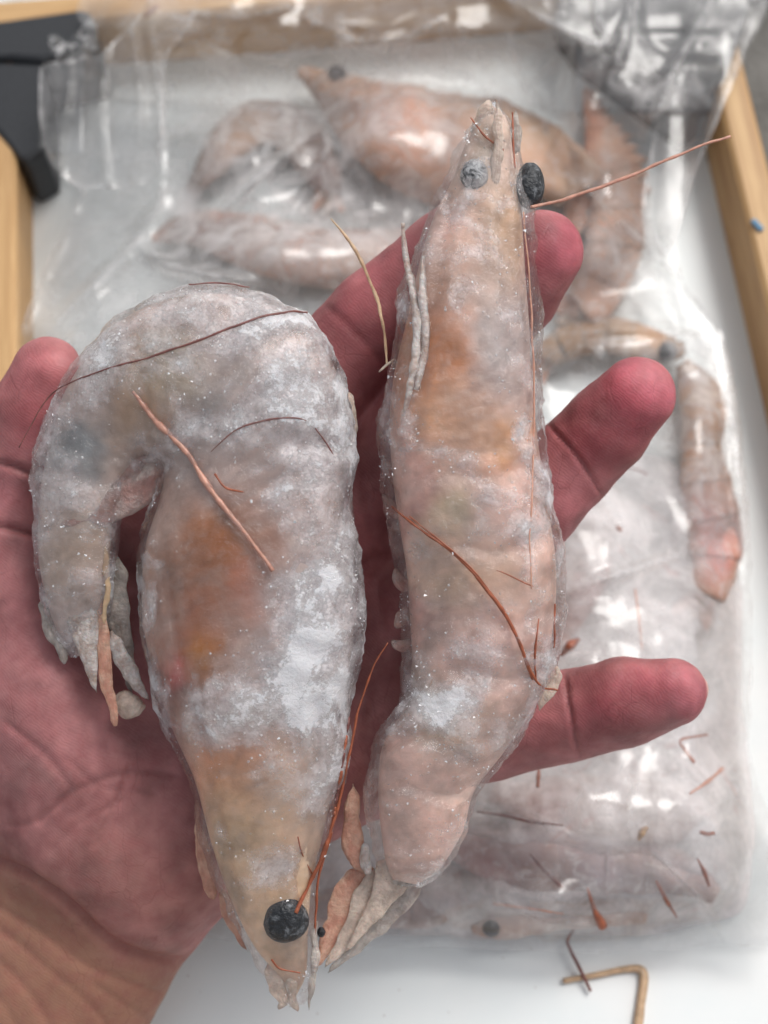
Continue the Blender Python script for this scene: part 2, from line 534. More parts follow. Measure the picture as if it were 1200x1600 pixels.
def box_local(name, c, size, mat, parent, rot=0.0, bev=0.0012):
    sx, sy, sz = np.asarray(size) / 2
    b = min(bev, sx * .4, sy * .4, sz * .4)
    V = []
    for z, k in ((-sz, b), (-sz + b, 0), (sz - b, 0), (sz, b)):
        for (x, y) in ((-1, -1), (1, -1), (1, 1), (-1, 1)):
            X, Y = sx - k, sy - k
            V += [(x * X - x * b, y * Y, z), (x * X, y * Y - y * b, z)] if x * y > 0 else [(x * X, y * Y - y * b, z), (x * X - x * b, y * Y, z)]
    V = np.array(V)
    # order ring by angle
    R = []
    for k in range(4):
        r = V[k * 8:(k + 1) * 8]
        a = np.arctan2(r[:, 1] / sy, r[:, 0] / sx)
        R.append(r[np.argsort(a)])
    V = np.vstack(R)
    fs = [tuple(f) for f in ring_faces(4, 8)] + [tuple(range(8))[::-1], tuple(range(24, 32))]
    me = bpy.data.meshes.new(name)
    me.from_pydata(V.tolist(), [], fs)
    me.materials.append(mat)
    o = bpy.data.objects.new(name, me)
    link(o, parent, c)
    o.rotation_euler = (0, 0, rot)
    return o

tray = thing('tray', 'white panel tray framed by pine rails with black plastic corner brackets', 'tray', T((uL + uR) / 2, (vT + vB) / 2, TZ))
um, vm = (uL + uR) / 2, (vT + vB) / 2
box_local('panel', T(um, vm, -0.004), (uR - uL + 2 * RWD - 0.001, vT - vB + 2 * RWD - 0.001, 0.008), BASE, tray, PHI)
LRW = 0.020
box_local('rail', T(uR + RWD / 2 + 0.0008, vm, RH / 2 - 0.004), (RWD, vT - vB, RH + 0.008), WOOD, tray, PHI)
box_local('rail', T(uL - LRW / 2 - 0.0008, vm, RH / 2 - 0.004), (LRW, vT - vB, RH + 0.008), WOOD, tray, PHI)
TRW = 0.0105
r = box_local('rail', T(um, vT + TRW / 2 + 0.0004, RH / 2 - 0.004), (TRW, uR - uL + 2 * RWD, RH + 0.008), WOOD, tray, PHI + math.pi / 2)
r = box_local('rail', T(um, vB - TRW / 2 - 0.0004, RH / 2 - 0.004), (TRW, uR - uL + 2 * RWD, RH + 0.008), WOOD, tray, PHI + math.pi / 2)
pm = box_local('paint_spot', GZ(1183, 352, RH + 0.0004), (0.0016, 0.004, 0.0012), BLUE, tray, PHI + 0.5, 0.0005)
tag(pm, 'blue paint smear on the right rail')
# pale slab beyond the far rail
slab = box_local('pavement', T(uL + 0.03, vT + TRW + 0.135, TZ + 0.004), (0.42, 0.26, 0.0079), m_ground('pale_concrete', (0.60, 0.62, 0.61), (0.76, 0.78, 0.77), 90), None, PHI)
tag(slab, 'pale slab beyond the far rail of the tray', None, None, 'structure')

def prism(name, pts, z0, z1, mat, parent, bev=0.0015):
    """upright prism over world xy pts with a softened top edge"""
    P = np.array([p[:2] for p in pts])
    c = P.mean(0)
    n = len(P)
    V = []
    for z, k in ((z0, 0), (z1 - bev, 0), (z1 - bev * .3, bev * .3), (z1, bev)):
        for p in P:
            q = p + (c - p) / np.linalg.norm(c - p) * k
            V.append((q[0], q[1], z))
    fs = [tuple(f) for f in ring_faces(4, n)] + [tuple(range(n))[::-1], tuple(range(3 * n, 4 * n))]
    return mesh(name, V, fs, mat, parent, smooth=False)

BZ = RH + 0.0022
def bracket_part(name, px, z0, z1, parent, bev=0.002):
    return prism(name, [GZ(x, y, z1) for x, y in px], z0, z1, BLACK, parent, bev)
br = bracket_part('corner_bracket', [(-60, 92), (-60, 38), (0, 31), (128, 13), (140, 17), (146, 30), (150, 74), (66, 95), (14, 90)], -0.006, BZ, tray)
tag(br, 'black corner bracket at the upper left corner, its web reaching down the left rail')
# inner web of the left bracket
bracket_part('bracket_web', [(-60, 92), (-60, 150), (0, 213), (34, 250), (42, 250), (68, 234), (70, 226), (66, 96)], 0.001, RH + .0012, br)
br2 = bracket_part('corner_bracket', [(870, -90), (884, -10), (915, 32), (980, 80), (1040, 122), (1086, 156), (1112, 142), (1138, 112), (1156, 60), (1200, -90)], -0.006, BZ + .001, tray)
tag(br2, 'black corner bracket at the far right corner, seen through the bag')

# ------------------------------------------------------------------ hand
def rcone(P, a, b, ra, rb, ws=1.0):
    a = np.array(a, float); b = np.array(b, float)
    a[2] /= ws; b[2] /= ws
    Q = P.copy(); Q[..., 2] = Q[..., 2] / ws
    ba = b - a
    t = np.clip(((Q - a) @ ba) / (ba @ ba), 0, 1)
    d = np.linalg.norm(Q - a - t[..., None] * ba, axis=-1)
    return (d - (ra + (rb - ra) * t)) * min(1.0, ws)

def smin(a, b, k):
    h = np.maximum(k - np.abs(a - b), 0) / k
    return np.minimum(a, b) - h * h * k * 0.25

def surface_nets(Fd, org, h):
    ins = Fd < 0
    nx, ny, nz = Fd.shape
    cnt = np.zeros((nx - 1, ny - 1, nz - 1), np.int8)
    for i in (0, 1):
        for j in (0, 1):
            for k in (0, 1):
                cnt += ins[i:nx - 1 + i, j:ny - 1 + j, k:nz - 1 + k]
    act = (cnt > 0) & (cnt < 8)
    idx = np.argwhere(act)
    vid = np.full(act.shape, -1, np.int64)
    vid[act] = np.arange(len(idx))
    acc = np.zeros((len(idx), 3)); c = np.zeros(len(idx))
    corners = [(i, j, k) for i in (0, 1) for j in (0, 1) for k in (0, 1)]
    for A in corners:
        for B in corners:
            if sum(abs(p - q) for p, q in zip(A, B)) == 1 and A < B:
                fa = Fd[tuple((idx + A).T)]; fb = Fd[tuple((idx + B).T)]
                m = (fa < 0) != (fb < 0)
                t = np.where(m, fa / np.where(m, fa - fb, 1), 0)
                p = np.array(A) + t[:, None] * (np.array(B) - np.array(A))
                acc += np.where(m[:, None], p, 0); c += m
    V = (idx + acc / c[:, None]) * h + org
    Q = []
    for ax in range(3):
        o1, o2 = [a for a in range(3) if a != ax]
        sl0 = [slice(None)] * 3; sl1 = [slice(None)] * 3
        sl0[ax] = slice(0, -1); sl1[ax] = slice(1, None)
        ch = ins[tuple(sl0)] != ins[tuple(sl1)]
        e = np.argwhere(ch)
        e = e[(e[:, o1] > 0) & (e[:, o2] > 0) & (e[:, o1] < Fd.shape[o1] - 1) & (e[:, o2] < Fd.shape[o2] - 1)]
        s = ins[tuple(e.T)]
        def cell(d1, d2):
            q = e.copy(); q[:, o1] += d1; q[:, o2] += d2
            return vid[tuple(q.T)]
        q = np.stack([cell(-1, -1), cell(0, -1), cell(0, 0), cell(-1, 0)], -1)
        flip = s if ax != 1 else ~s
        q[flip] = q[flip][:, ::-1]
        Q.append(q)
    return V, np.vstack(Q)

def build_hand():
    h = 5.0
    lo = np.array((-130, 280, -330.0)); hi = np.array((1150, 1720, 130.0))
    n = ((hi - lo) / h).astype(int)
    G = np.stack(np.meshgrid(*[np.arange(k) * h + l for k, l in zip(n, lo)], indexing='ij'), -1).astype(np.float32)
    chains = [
        # thumb
        ([(74, 582, -42), (52, 640, -58), (16, 735, -85), (-14, 850, -100), (30, 1010, -120), (120, 1230, -150)], [58, 66, 68, 78, 105, 120], 26),
        # index, its tip behind the straight prawn
        ([(742, 352, -70), (690, 402, -92), (590, 497, -105), (500, 600, -120), (400, 760, -140)], [58, 66, 76, 86, 98], 16),
        # middle
        ([(850, 392, -28), (800, 460, -68), (735, 545, -95), (640, 690, -120), (500, 860, -150)], [62, 71, 74, 84, 98], 16),
        # ring
        ([(996, 618, -22), (950, 666, -50), (888, 730, -82), (780, 850, -110), (620, 1000, -145)], [60, 68, 70, 80, 98], 16),
        # little
        ([(1052, 1082, -18), (975, 1098, -46), (890, 1119, -84), (770, 1140, -115), (610, 1160, -145)], [54, 71, 72, 80, 96], 16),
        # palm bones
        ([(400, 760, -140), (130, 1330, -165)], [98, 120], 60),
        ([(500, 860, -150), (170, 1350, -165)], [98, 115], 60),
        ([(620, 1000, -148), (220, 1360, -165)], [96, 110], 60),
        ([(610, 1150, -145), (250, 1350, -160)], [96, 105], 60),
        ([(20, 900, -125), (260, 830, -150), (430, 790, -150)], [96, 84, 92], 60),
        # heel of the palm
        ([(60, 1120, -120), (150, 1300, -140)], [135, 140], 60),
        ([(320, 1270, -140), (215, 1385, -140)], [105, 108], 60),
    ]
    Fd = None
    for pts, rad, k in chains:
        f = None
        for a, b, ra, rb in zip(pts[:-1], pts[1:], rad[:-1], rad[1:]):
            mx = max(ra, rb) + 70
            bl = np.maximum(((np.minimum(a, b) - mx - lo) / h).astype(int), 0)
            bh = np.minimum(((np.maximum(a, b) + mx - lo) / h).astype(int) + 1, n)
            sl = tuple(slice(x, y) for x, y in zip(bl, bh))
            if f is None:
                f = np.full(tuple(n), 300.0, np.float32)
            f[sl] = smin(f[sl], rcone(G[sl], a, b, ra, rb), 10)
        Fd = f if Fd is None else smin(Fd, f, k)
    # forearm, flattened
    f = rcone(G, (140, 1400, -190), (-40, 1720, -215), 178, 186, 0.62)
    Fd = smin(Fd, f, 34)
    Fd = np.maximum(Fd, G[..., 1] - 1700)
    Fd = np.maximum(Fd, -110 - G[..., 0])
    V, Q = surface_nets(Fd.astype(np.float64), lo, h)
    # relax the grid steps
    e = np.vstack([Q[:, [0, 1]], Q[:, [1, 2]], Q[:, [2, 3]], Q[:, [3, 0]]])
    for it in range(6):
        acc = np.zeros_like(V); c = np.zeros(len(V))
        for k in range(3):
            acc[:, k] = np.bincount(e[:, 0], V[e[:, 1], k], len(V)) + np.bincount(e[:, 1], V[e[:, 0], k], len(V))
        c = np.bincount(e[:, 0], minlength=len(V)) + np.bincount(e[:, 1], minlength=len(V))
        lam = 0.5 if it % 2 == 0 else -0.52
        V = V + lam * (acc / c[:, None] - V)
    N = vnormals(V, Q)
    # outward orientation check (px space)
    if (N[:, 2] * (V[:, 2] + 130)).sum() < 0:
        N = -N
    X, Y = V[:, 0], V[:, 1]
    front = np.clip(N[:, 2] * 1.6, 0, 1)
    disp = 5.0 * fbm(V, 130, 2, 3) + 1.6 * fbm(V, 30, 5, 3)
    red = np.zeros(len(V))
    creases = [
        ([(-60, 1325), (0, 1347), (60, 1378), (110, 1415), (150, 1455), (185, 1482), (235, 1498), (320, 1506)], 17, 11),
        ([(-60, 1380), (10, 1425), (70, 1462), (130, 1505), (200, 1535), (270, 1560)], 4, 8),
        ([(-60, 1420), (20, 1468), (80, 1518), (140, 1570), (180, 1620)], 3.5, 7),
        ([(-60, 1465), (10, 1512), (60, 1572), (95, 1640)], 3, 8),
        ([(-60, 1520), (0, 1562), (40, 1630)], 2.5, 7),
        ([(150, 1540), (210, 1580), (240, 1600)], 3, 6),
        ([(-30, 722), (10, 726), (45, 738), (70, 752)], 10, 7),
        ([(-40, 818), (10, 824), (45, 832), (75, 840)], 11, 7),
        ([(60, 1285), (105, 1245), (150, 1222), (215, 1205), (270, 1210)], 5, 7),
        ([(200, 1205), (178, 1260), (150, 1320)], 4, 6),
        ([(10, 1130), (70, 1178), (112, 1232)], 4, 7),
        ([(0, 1290), (50, 1285), (110, 1240)], 3, 7),
        ([(110, 1190), (160, 1230), (240, 1240)], 2.5, 5),
        ([(80, 1330), (120, 1290), (190, 1250)], 2, 6),
        ([(848, 654), (872, 680), (900, 712), (925, 748), (942, 775)], 6, 4),
        ([(880, 1040), (886, 1085), (892, 1120), (900, 1160), (912, 1196)], 6, 4),
        ([(790, 470), (820, 500), (850, 530)], 6, 6),
        ([(500, 470), (545, 510), (600, 570)], 3, 7),
        ([(545, 640), (560, 760), (585, 880), (600, 980)], 3, 9),
        ([(590, 870), (560, 890), (540, 930)], 4, 8),
        ([(600, 1040), (575, 1090), (560, 1150)], 3, 7),
    ]
    for poly, dep, wd in creases:
        P = cr(np.array(poly, float), 24)
        d, _ = segdist(X, Y, P)
        d = d + 3 * vn(V, 25, 9)
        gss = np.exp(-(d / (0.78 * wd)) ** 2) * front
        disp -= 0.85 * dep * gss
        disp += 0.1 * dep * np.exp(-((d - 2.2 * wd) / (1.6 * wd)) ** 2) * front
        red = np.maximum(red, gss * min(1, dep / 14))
    V = V + N * disp[:, None]
    C = blobs(X, Y, (0.31, 0.133, 0.133), [  # skin tones; the dark finger-segment entries have shade painted in
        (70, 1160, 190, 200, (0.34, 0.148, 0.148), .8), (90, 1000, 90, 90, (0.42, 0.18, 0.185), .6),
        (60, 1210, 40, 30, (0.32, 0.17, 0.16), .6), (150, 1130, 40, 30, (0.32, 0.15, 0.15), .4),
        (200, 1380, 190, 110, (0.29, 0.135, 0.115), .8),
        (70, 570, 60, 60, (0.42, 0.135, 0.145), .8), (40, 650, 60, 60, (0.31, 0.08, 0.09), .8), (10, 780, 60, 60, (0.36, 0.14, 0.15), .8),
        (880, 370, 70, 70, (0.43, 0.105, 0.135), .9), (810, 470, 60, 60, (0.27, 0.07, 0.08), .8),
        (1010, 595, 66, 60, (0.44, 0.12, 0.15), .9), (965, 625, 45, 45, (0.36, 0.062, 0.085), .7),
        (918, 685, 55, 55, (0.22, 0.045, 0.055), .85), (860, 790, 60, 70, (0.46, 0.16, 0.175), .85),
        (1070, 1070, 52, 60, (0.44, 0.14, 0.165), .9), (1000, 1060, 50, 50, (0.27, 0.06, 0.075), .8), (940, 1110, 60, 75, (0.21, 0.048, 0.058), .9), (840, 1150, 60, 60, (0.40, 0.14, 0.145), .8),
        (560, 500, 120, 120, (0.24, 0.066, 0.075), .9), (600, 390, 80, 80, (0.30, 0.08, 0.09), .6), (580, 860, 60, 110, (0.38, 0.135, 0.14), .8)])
    C = C * (1 + 0.55 * fbm(V, 42, 15, 4))[:, None] + np.clip(fbm(V, 20, 19, 3), 0, 1)[:, None] * np.array((0.06, 0.035, 0.03))
    C = C * np.array((1.16, 1.14, 1.14))
    # browner skin beyond the wrist crease
    wy = np.interp(X, [-200, 0, 60, 110, 150, 185, 235, 320, 500], [1300, 1347, 1378, 1415, 1455, 1482, 1498, 1506, 1540])
    k = 1 / (1 + np.exp(-(Y - wy + 20 * fbm(V, 70, 44, 3)) / 16.0))
    C = C * (1 - k[:, None]) + np.array((0.315, 0.16, 0.108)) * k[:, None]
    back = 1 / (1 + np.exp((N[:, 2] + 0.35) * 9))
    C = C * (1 - back[:, None]) + np.array((0.45, 0.25, 0.16)) * back[:, None]
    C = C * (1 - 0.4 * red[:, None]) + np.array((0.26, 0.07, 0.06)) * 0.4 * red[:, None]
    C = C * (1 + 0.22 * fbm(V, 60, 11, 3)[:, None])
    o = mesh('person', HW(V), Q, SKIN, None, cols=C)
    tag(o, 'bare open left hand, palm up with spread fingers, holding two frozen prawns', 'person')
    for c, rot in (((66, 590, -94), 0), ((862, 380, -84), 0), ((1000, 616, -78), 0), ((1078, 1078, -52), 0)):
        v, f = ball_px(c, 30, HW, 10, 16, stretch=(1.0, 1.0, 0.45))
        mesh('fingernail', v, f, NAIL, o)
build_hand()

# ------------------------------------------------------------------ held prawns
def with_h(st, zc, f_top=0.72, f_bot=0.5, mx=110, mnt=3):
    out = []
    for s in st:
        hw = math.hypot(s[2] - s[0], s[3] - s[1]) / 2
        t = max(mnt, min(mx, hw * f_top))
        z = s[4] if len(s) > 4 else zc
        out.append((s[0], s[1], s[2], s[3], z, t, max(mnt, min(95, hw * f_bot))))
    return np.array(out, float)

def dense(st, n=400):
    return cr(st, n)

def held_prawn(root, ST, cols, base, frostb, frost0, cuts, names, grooves=()):
    DN = dense(ST)
    n = len(DN)
    for (a, b), nm in zip(cuts, names):
        i0, i1 = int(round(a * (n - 1))), int(round(b * (n - 1)))
        seg = DN[i0:i1 + 1]
        V, Q = loft(seg, max(10, i1 - i0 + 1), 72, off=-11, flare=0.0)
        V, Q = V[72:-72], ring_faces(len(V) // 72 - 2, 72)
        C = blobs(V[:, 0], V[:, 1], base, cols)
        C = C * (1 + 0.5 * fbm(V, 45, 61, 4) + 0.35 * fbm(V, 12, 63, 3))[:, None]
        mesh(nm, HW(V), Q, FLESH, root, cols=C)
    V, Q = loft(DN, 330, 150, off=0)
    N = vnormals(V, Q)
    cen = V.mean(0)
    if (N[:, 2] * (V[:, 2] - cen[2])).sum() < 0:
        N = -N
    rg = 0.5 - 2 * np.abs(vn(V, 58, 27))
    V = V + N * (18 * fbm(V, 130, 21, 2) + 3.5 * rg + 5 * fbm(V, 26, 22, 3) + 2.6 * fbm(V, 7, 25, 2) + (1 - np.abs(N[:, 2])) ** 2 * (9 * fbm(V, 34, 35, 3) + 6 * np.abs(vn(V, 15, 36)) - 1))[:, None]
    for poly, dep, wd in grooves:
        d, _ = segdist(V[:, 0], V[:, 1], cr(np.array(poly, float), 20))
        d = d + 5 * vn(V, 22, 9)
        fr_ = np.clip(N[:, 2] * 2, 0, 1)
        V = V + N * (fr_ * (-dep * np.exp(-(d / wd) ** 2) + .4 * dep * np.exp(-((d - 2.2 * wd) / wd) ** 2)))[:, None]
    fr = np.full(len(V), frost0, float)
    wx, wy = V[:, 0] + 75 * fbm(V, 80, 14, 4), V[:, 1] + 75 * fbm(V, 80, 18, 4)
    for (x, y, rx, ry, a) in frostb:
        fr += a * np.exp(-((wx - x) / rx) ** 2 - ((wy - y) / ry) ** 2)
    fr += 0.34 * fbm(V, 48, 29, 4)
    # ice is thicker and clouded at the rims
    g = mesh('ice_glaze', HW(V), Q, GLAZE, root, frost=fr)
    # frost grains on the upper side
    P, NN, ff = V, N, fr + 1.3 * fbm(V, 38, 31, 3) + 0.5 * fbm(V, 14, 33, 2)
    ok = np.where((NN[:, 2] > 0.05) & (ff > frost0 + 0.3))[0]
    pk = rng.choice(ok, min(len(ok), 1000), replace=False, p=None)
    vs, fs = [], []
    for i in pk:
        rr = 0.5 + 2.8 * rng.random() ** 7
        d = rng.normal(size=(5, 3)); d /= np.linalg.norm(d, axis=1, keepdims=True)
        d *= rr * (0.5 + rng.random((5, 1)))
        k = len(vs) * 0 + sum(0 for _ in ()) 
        b0 = len(vs)
        vs.extend(P[i] + NN[i] * rr * 0.3 + d)
        fs += [(b0, b0 + 1, b0 + 2), (b0, b0 + 2, b0 + 3), (b0, b0 + 3, b0 + 1), (b0 + 4, b0 + 2, b0 + 1), (b0 + 4, b0 + 3, b0 + 2), (b0 + 4, b0 + 1, b0 + 3)]
    fo = mesh('frost_crystals', HW(np.array(vs)), fs, SNOW, root, smooth=False)
    fo['kind'] = 'stuff'
    return V, N

def surf_z(V, N):
    up = V[N[:, 2] > 0.1]
    def f(x, y):
        d = (up[:, 0] - x) ** 2 + (up[:, 1] - y) ** 2
        i = np.argmin(d)
        return up[i, 2] if d[i] < 30 ** 2 else None
    return f

def lay(f, pts, dz=2.0, default=40):
    P = cr(np.array(pts, float), max(5, len(pts) * 4))
    out = []
    last = default
    for x, y in P:
        z = f(x, y)
        last = z + dz if z is not None else last
        out.append((x, y, last))
    Z = np.array(out)
    k = np.ones(3) / 3
    Z[1:-1, 2] = np.convolve(Z[:, 2], k, 'valid')
    return Z

def feeler(root, f, pts, r, mat, name='antenna', label=None, dz=0.6, wob=0.6, default=40):
    P = lay(f, pts, dz, default)
    P[:, :2] += 3.0 * np.stack([fbm(P, 40, 3, 2), fbm(P, 40, 8, 2)], -1)
    v, q = tube_px(P, np.array(r) * 0.68, HW, 7, len(P) * 3, wob)
    o = mesh(name, v, q, mat, root)
    if label:
        o['label'] = label
    return o

def blade(root, name, pts, z, mat, th=5, label=None, mapf=HW, n=44, m=28, p=0.9):
    """flat plate; pts rows (x, y, halfwidth [, z])"""
    P = np.array([tuple(q) + ((z,) if len(q) == 3 else ()) for q in pts], float)
    A = cr(P, n)
    kk = np.linspace(0, 1, n)
    A[:, 2] = np.maximum(A[:, 2], 1.0) * np.clip(kk / 0.12, 0.1, 1) ** 0.5 * np.clip((1 - kk) / 0.06, 0.15, 1) ** 0.5
    Tn = np.gradient(A[:, :2], axis=0)
    Tn /= np.maximum(np.linalg.norm(Tn, axis=1, keepdims=True), 1e-9)
    Nn = np.stack([-Tn[:, 1], Tn[:, 0]], -1)
    L = A[:, :2] - Nn * A[:, 2:3]
    R = A[:, :2] + Nn * A[:, 2:3]
    t = np.minimum(th, A[:, 2] * 0.8 + 0.5)
    ST = np.c_[L, R, A[:, 3], t, t]
    V, Q = loft(ST, n, m, p=p)
    V = V + vnormals(V, Q) * (3.2 * fbm(V, 22, 41, 3))[:, None]
    jj = np.tile(np.arange(m), len(V) // m)
    V[:, 2] += 0.9 * np.sin(jj * 2.7) * (np.sin(jj * 2 * math.pi / m) > 0.1)
    V[:, :2] += np.stack([fbm(V, 30, 43, 3), fbm(V, 30, 47, 3)], -1) * 7
    o = mesh(name, mapf(V), Q, mat, root)
    if label:
        o['label'] = label
    return o

# --- curled prawn
A_ST = with_h([
    (452, 1566, 470, 1560, 20), (428, 1530, 489, 1520, 24), (386, 1480, 492, 1460, 34), (347, 1400, 498, 1380, 44), (320, 1320, 514, 1310, 50),
    (293, 1220, 538, 1200, 56), (258, 1140, 549, 1100, 60), (231, 1060, 562, 1000, 62), (211, 960, 560, 900, 64),
    (216, 860, 546, 800, 66), (237, 790, 552, 690, 66), (247, 752, 538, 585, 66), (248, 738, 480, 492, 66),
    (244, 728, 335, 448, 64), (236, 724, 200, 482, 60), (225, 728, 100, 592, 54), (208, 756, 58, 730, 48),
    (186, 815, 48, 850, 40), (182, 900, 62, 940, 30), (176, 965, 88, 1010, 16), (160, 1010, 110, 1030, 6)], 60, 0.62, 0.55, 104, 5)
rootA = thing('frozen_prawn', 'greyish curled frozen prawn lying head down on the palm beside the thumb', 'prawn', HW(np.array((400, 900, -40.0))), 'frozen prawns held in the hand')
colsA = [(430, 1400, 130, 200, (0.66, 0.44, 0.27), .9), (330, 870, 105, 105, (0.37, 0.115, 0.012), 1), (300, 980, 80, 90, (0.30, 0.09, 0.022), .9), (280, 1040, 45, 90, (0.34, 0.11, 0.05), .9),
         (395, 900, 36, 60, (0.52, 0.13, 0.04), .8), (345, 1210, 65, 90, (0.62, 0.26, 0.12), .9), (390, 1290, 60, 80, (0.66, 0.46, 0.25), .6), (315, 1026, 30, 34, (0.44, 0.15, 0.005), 1),
         (262, 1065, 16, 24, (0.6, 0.12, 0.10), .9), (320, 630, 100, 80, (0.30, 0.275, 0.265), .8), (120, 705, 48, 42, (0.26, 0.30, 0.32), .9), (420, 560, 90, 70, (0.62, 0.52, 0.48), .6),
         (205, 640, 55, 90, (0.44, 0.26, 0.13), .8), (250, 560, 60, 40, (0.52, 0.42, 0.26), .7), (480, 950, 70, 90, (0.40, 0.37, 0.38), .7), (130, 850, 60, 80, (0.54, 0.40, 0.29), .7), (540, 1160, 26, 110, (0.40, 0.22, 0.16), .7)]
frA = [(490, 640, 110, 200, .26), (228, 900, 16, 160, .3), (250, 1100, 22, 60, .2), (250, 500, 170, 90, .03), (470, 960, 85, 120, .30), (500, 1080, 60, 100, .2), (350, 1130, 60, 100, .24), (430, 1180, 90, 60, .1),
       (335, 885, 95, 125, -.8), (290, 1010, 35, 70, -.2), (315, 1026, 24, 26, -.8), (342, 1215, 55, 75, -.34), (445, 1440, 50, 50, -.5),
       (440, 1340, 120, 130, -.12), (270, 640, 110, 110, -.06), (450, 1520, 70, 60, -.2), (210, 980, 25, 120, .15), (180, 700, 70, 60, -.1)]
VA, NA = held_prawn(rootA, A_ST, colsA, (0.56, 0.45, 0.415), frA, 0.13,
                    [(0, .43), (.43, .53), (.53, .61), (.61, .69), (.69, .77), (.77, .85), (.85, 1.0)],
                    ['carapace'] + ['abdomen_segment'] * 6, [([(560, 1015), (500, 1025), (455, 1000), (440, 960), (452, 900), (490, 880)], 4, 14), ([(250, 830), (262, 920), (276, 1010), (292, 1080)], 6, 8), ([(300, 1110), (330, 1220), (352, 1330), (372, 1410)], 6, 9), ([(500, 1100), (492, 1220), (480, 1330), (476, 1400)], 6, 10), ([(548, 700), (470, 690), (380, 720), (300, 740)], 5, 12), ([(540, 590), (430, 610), (330, 660), (262, 720)], 5, 14), ([(395, 455), (350, 560), (300, 650)], 5, 14), ([(200, 482), (215, 570), (235, 660)], 5, 14), ([(60, 730), (120, 745), (200, 755)], 5, 10)])
fA = surf_z(VA, NA)
v, q = ball_px((446, 1436, fA(446, 1436) - 14), 36, HW, 20, 28, 0.12, 2, (1, 1.05, 0.7))
mesh('eye', v, q, EYE, rootA)
feeler(rootA, fA, [(30, 700), (62, 640), (90, 608), (150, 582), (220, 562), (300, 535), (360, 512), (410, 494), (450, 487), (480, 488)], [1.4, 2.2, 2.8, 2.6], ANT_DARK, label='long dark red antenna across the tail', default=-20)
feeler(rootA, fA, [(206, 612), (240, 655), (285, 700), (330, 765), (380, 830), (426, 892)], [4.5, 8, 6.5, 7, 6, 5], ANT_PINK, name='leg', label='orange pink leg lying over the body', dz=-2.5)
feeler(rootA, fA, [(336, 742), (352, 762), (380, 769)], [3.5, 3, 2], ANT_RED)
feeler(rootA, fA, [(330, 706), (370, 672), (420, 657), (472, 654), (500, 678), (522, 712)], [1, 1.8, 1.8, 1.2], ANT_DARK)
feeler(rootA, fA, [(462, 1428), (500, 1345), (528, 1265), (545, 1180), (562, 1100), (582, 1045), (606, 1004)], [4.5, 4.5, 3.5, 3, 2.2, 1.5], ANT_RED, label='long red antenna rising from the eye', dz=6)
feeler(rootA, fA, [(490, 1480), (494, 1420), (500, 1360), (520, 1300)], [2, 3, 3, 2], ANT_RED)
feeler(rootA, fA, [(424, 1498), (438, 1514), (468, 1520)], [2, 2.5, 1.5], ANT_RED)
feeler(rootA, fA, [(466, 1308), (474, 1338), (492, 1372)], [1.5, 2.2, 1.5], ANT_RED)
feeler(rootA, fA, [(390, 448), (340, 443), (295, 444)], [1.5, 2, 1.5], ANT_DARK)
for k in range(6):
    x, y = 545 - 4 * k, 1120 + 28 * k
    feeler(rootA, fA, [(x, y), (x - 4, y + 24)], [3.5, 5, 2], ANT_RED if k % 2 else ANT_DARK, name='leg', dz=-2)
blade(rootA, 'rostrum', [(494, 1440, 5), (492, 1500, 7), (487, 1545, 5), (483, 1576, 1)], 42, SHELL_GREY, 9)
blade(rootA, 'antennal_scale', [(425, 1500, 16), (432, 1540, 14), (440, 1566, 9), (436, 1578, 2)], 22, SHELL_PALE, 5)
blade(rootA, 'antennal_scale', [(455, 1530, 12), (456, 1560, 8), (464, 1583, 1.5)], 26, SHELL_PALE, 5)
blade(rootA, 'antennal_scale', [(306, 1250, 3), (316, 1320, 10), (327, 1375, 10), (334, 1408, 4)], 10, SHELL_ORANGE, 6)
blade(rootA, 'leg', [(345, 1390, 6), (362, 1436, 10), (388, 1486, 2)], 4, SHELL_ORANGE, 7)
blade(rootA, 'swimmeret', [(88, 826, 10), (125, 806, 20), (175, 778, 36), (225, 742, 40), (262, 705, 24), (285, 680, 6)], 66, m_flesh_pink := simple('swimmeret_pink', (0.52, 0.29, 0.25), 0.35, 0.2, 300, bump=0.8, bdist=0.001, sss=0.4, dark=(0.46, 0.36, 0.33), clear=0.5), 9)
blade(rootA, 'tail_blade', [(118, 890, 34), (126, 950, 28), (137, 1015, 16), (152, 1082, 2)], 40, SHELL_FROST, 8)
blade(rootA, 'tail_blade', [(80, 930, 20), (88, 985, 18), (100, 1035, 4)], 16, SHELL_GREY, 9)
blade(rootA, 'tail_blade', [(150, 860, 10), (156, 950, 9), (166, 1050, 11), (180, 1134, 5)], 38, SHELL_ORANGE, 5)
blade(rootA, 'leg', [(166, 850, 3), (168, 905, 5), (163, 975, 3)], 54, ANT_TAN, 4)
blade(rootA, 'tail_blade', [(180, 870, 20), (184, 950, 18), (196, 1025, 12), (208, 1085, 2)], 6, SHELL_GREY, 5)
blade(rootA, 'leg', [(172, 985, 8), (192, 1030, 12), (218, 1072, 9), (230, 1092, 3)], 34, SHELL_FROST, 8)
blade(rootA, 'telson', [(182, 1090, 14), (205, 1104, 20), (224, 1112, 9)], 16, SHELL_PALE, 13)
blade(rootA, 'shell_flake', [(540, 615, 10), (548, 650, 12), (544, 700, 5)], 30, SHELL_PALE, 6)
blade(rootA, 'leg', [(536, 640, 3), (533, 690, 3), (530, 730, 1)], 58, ANT_PINK, 3)

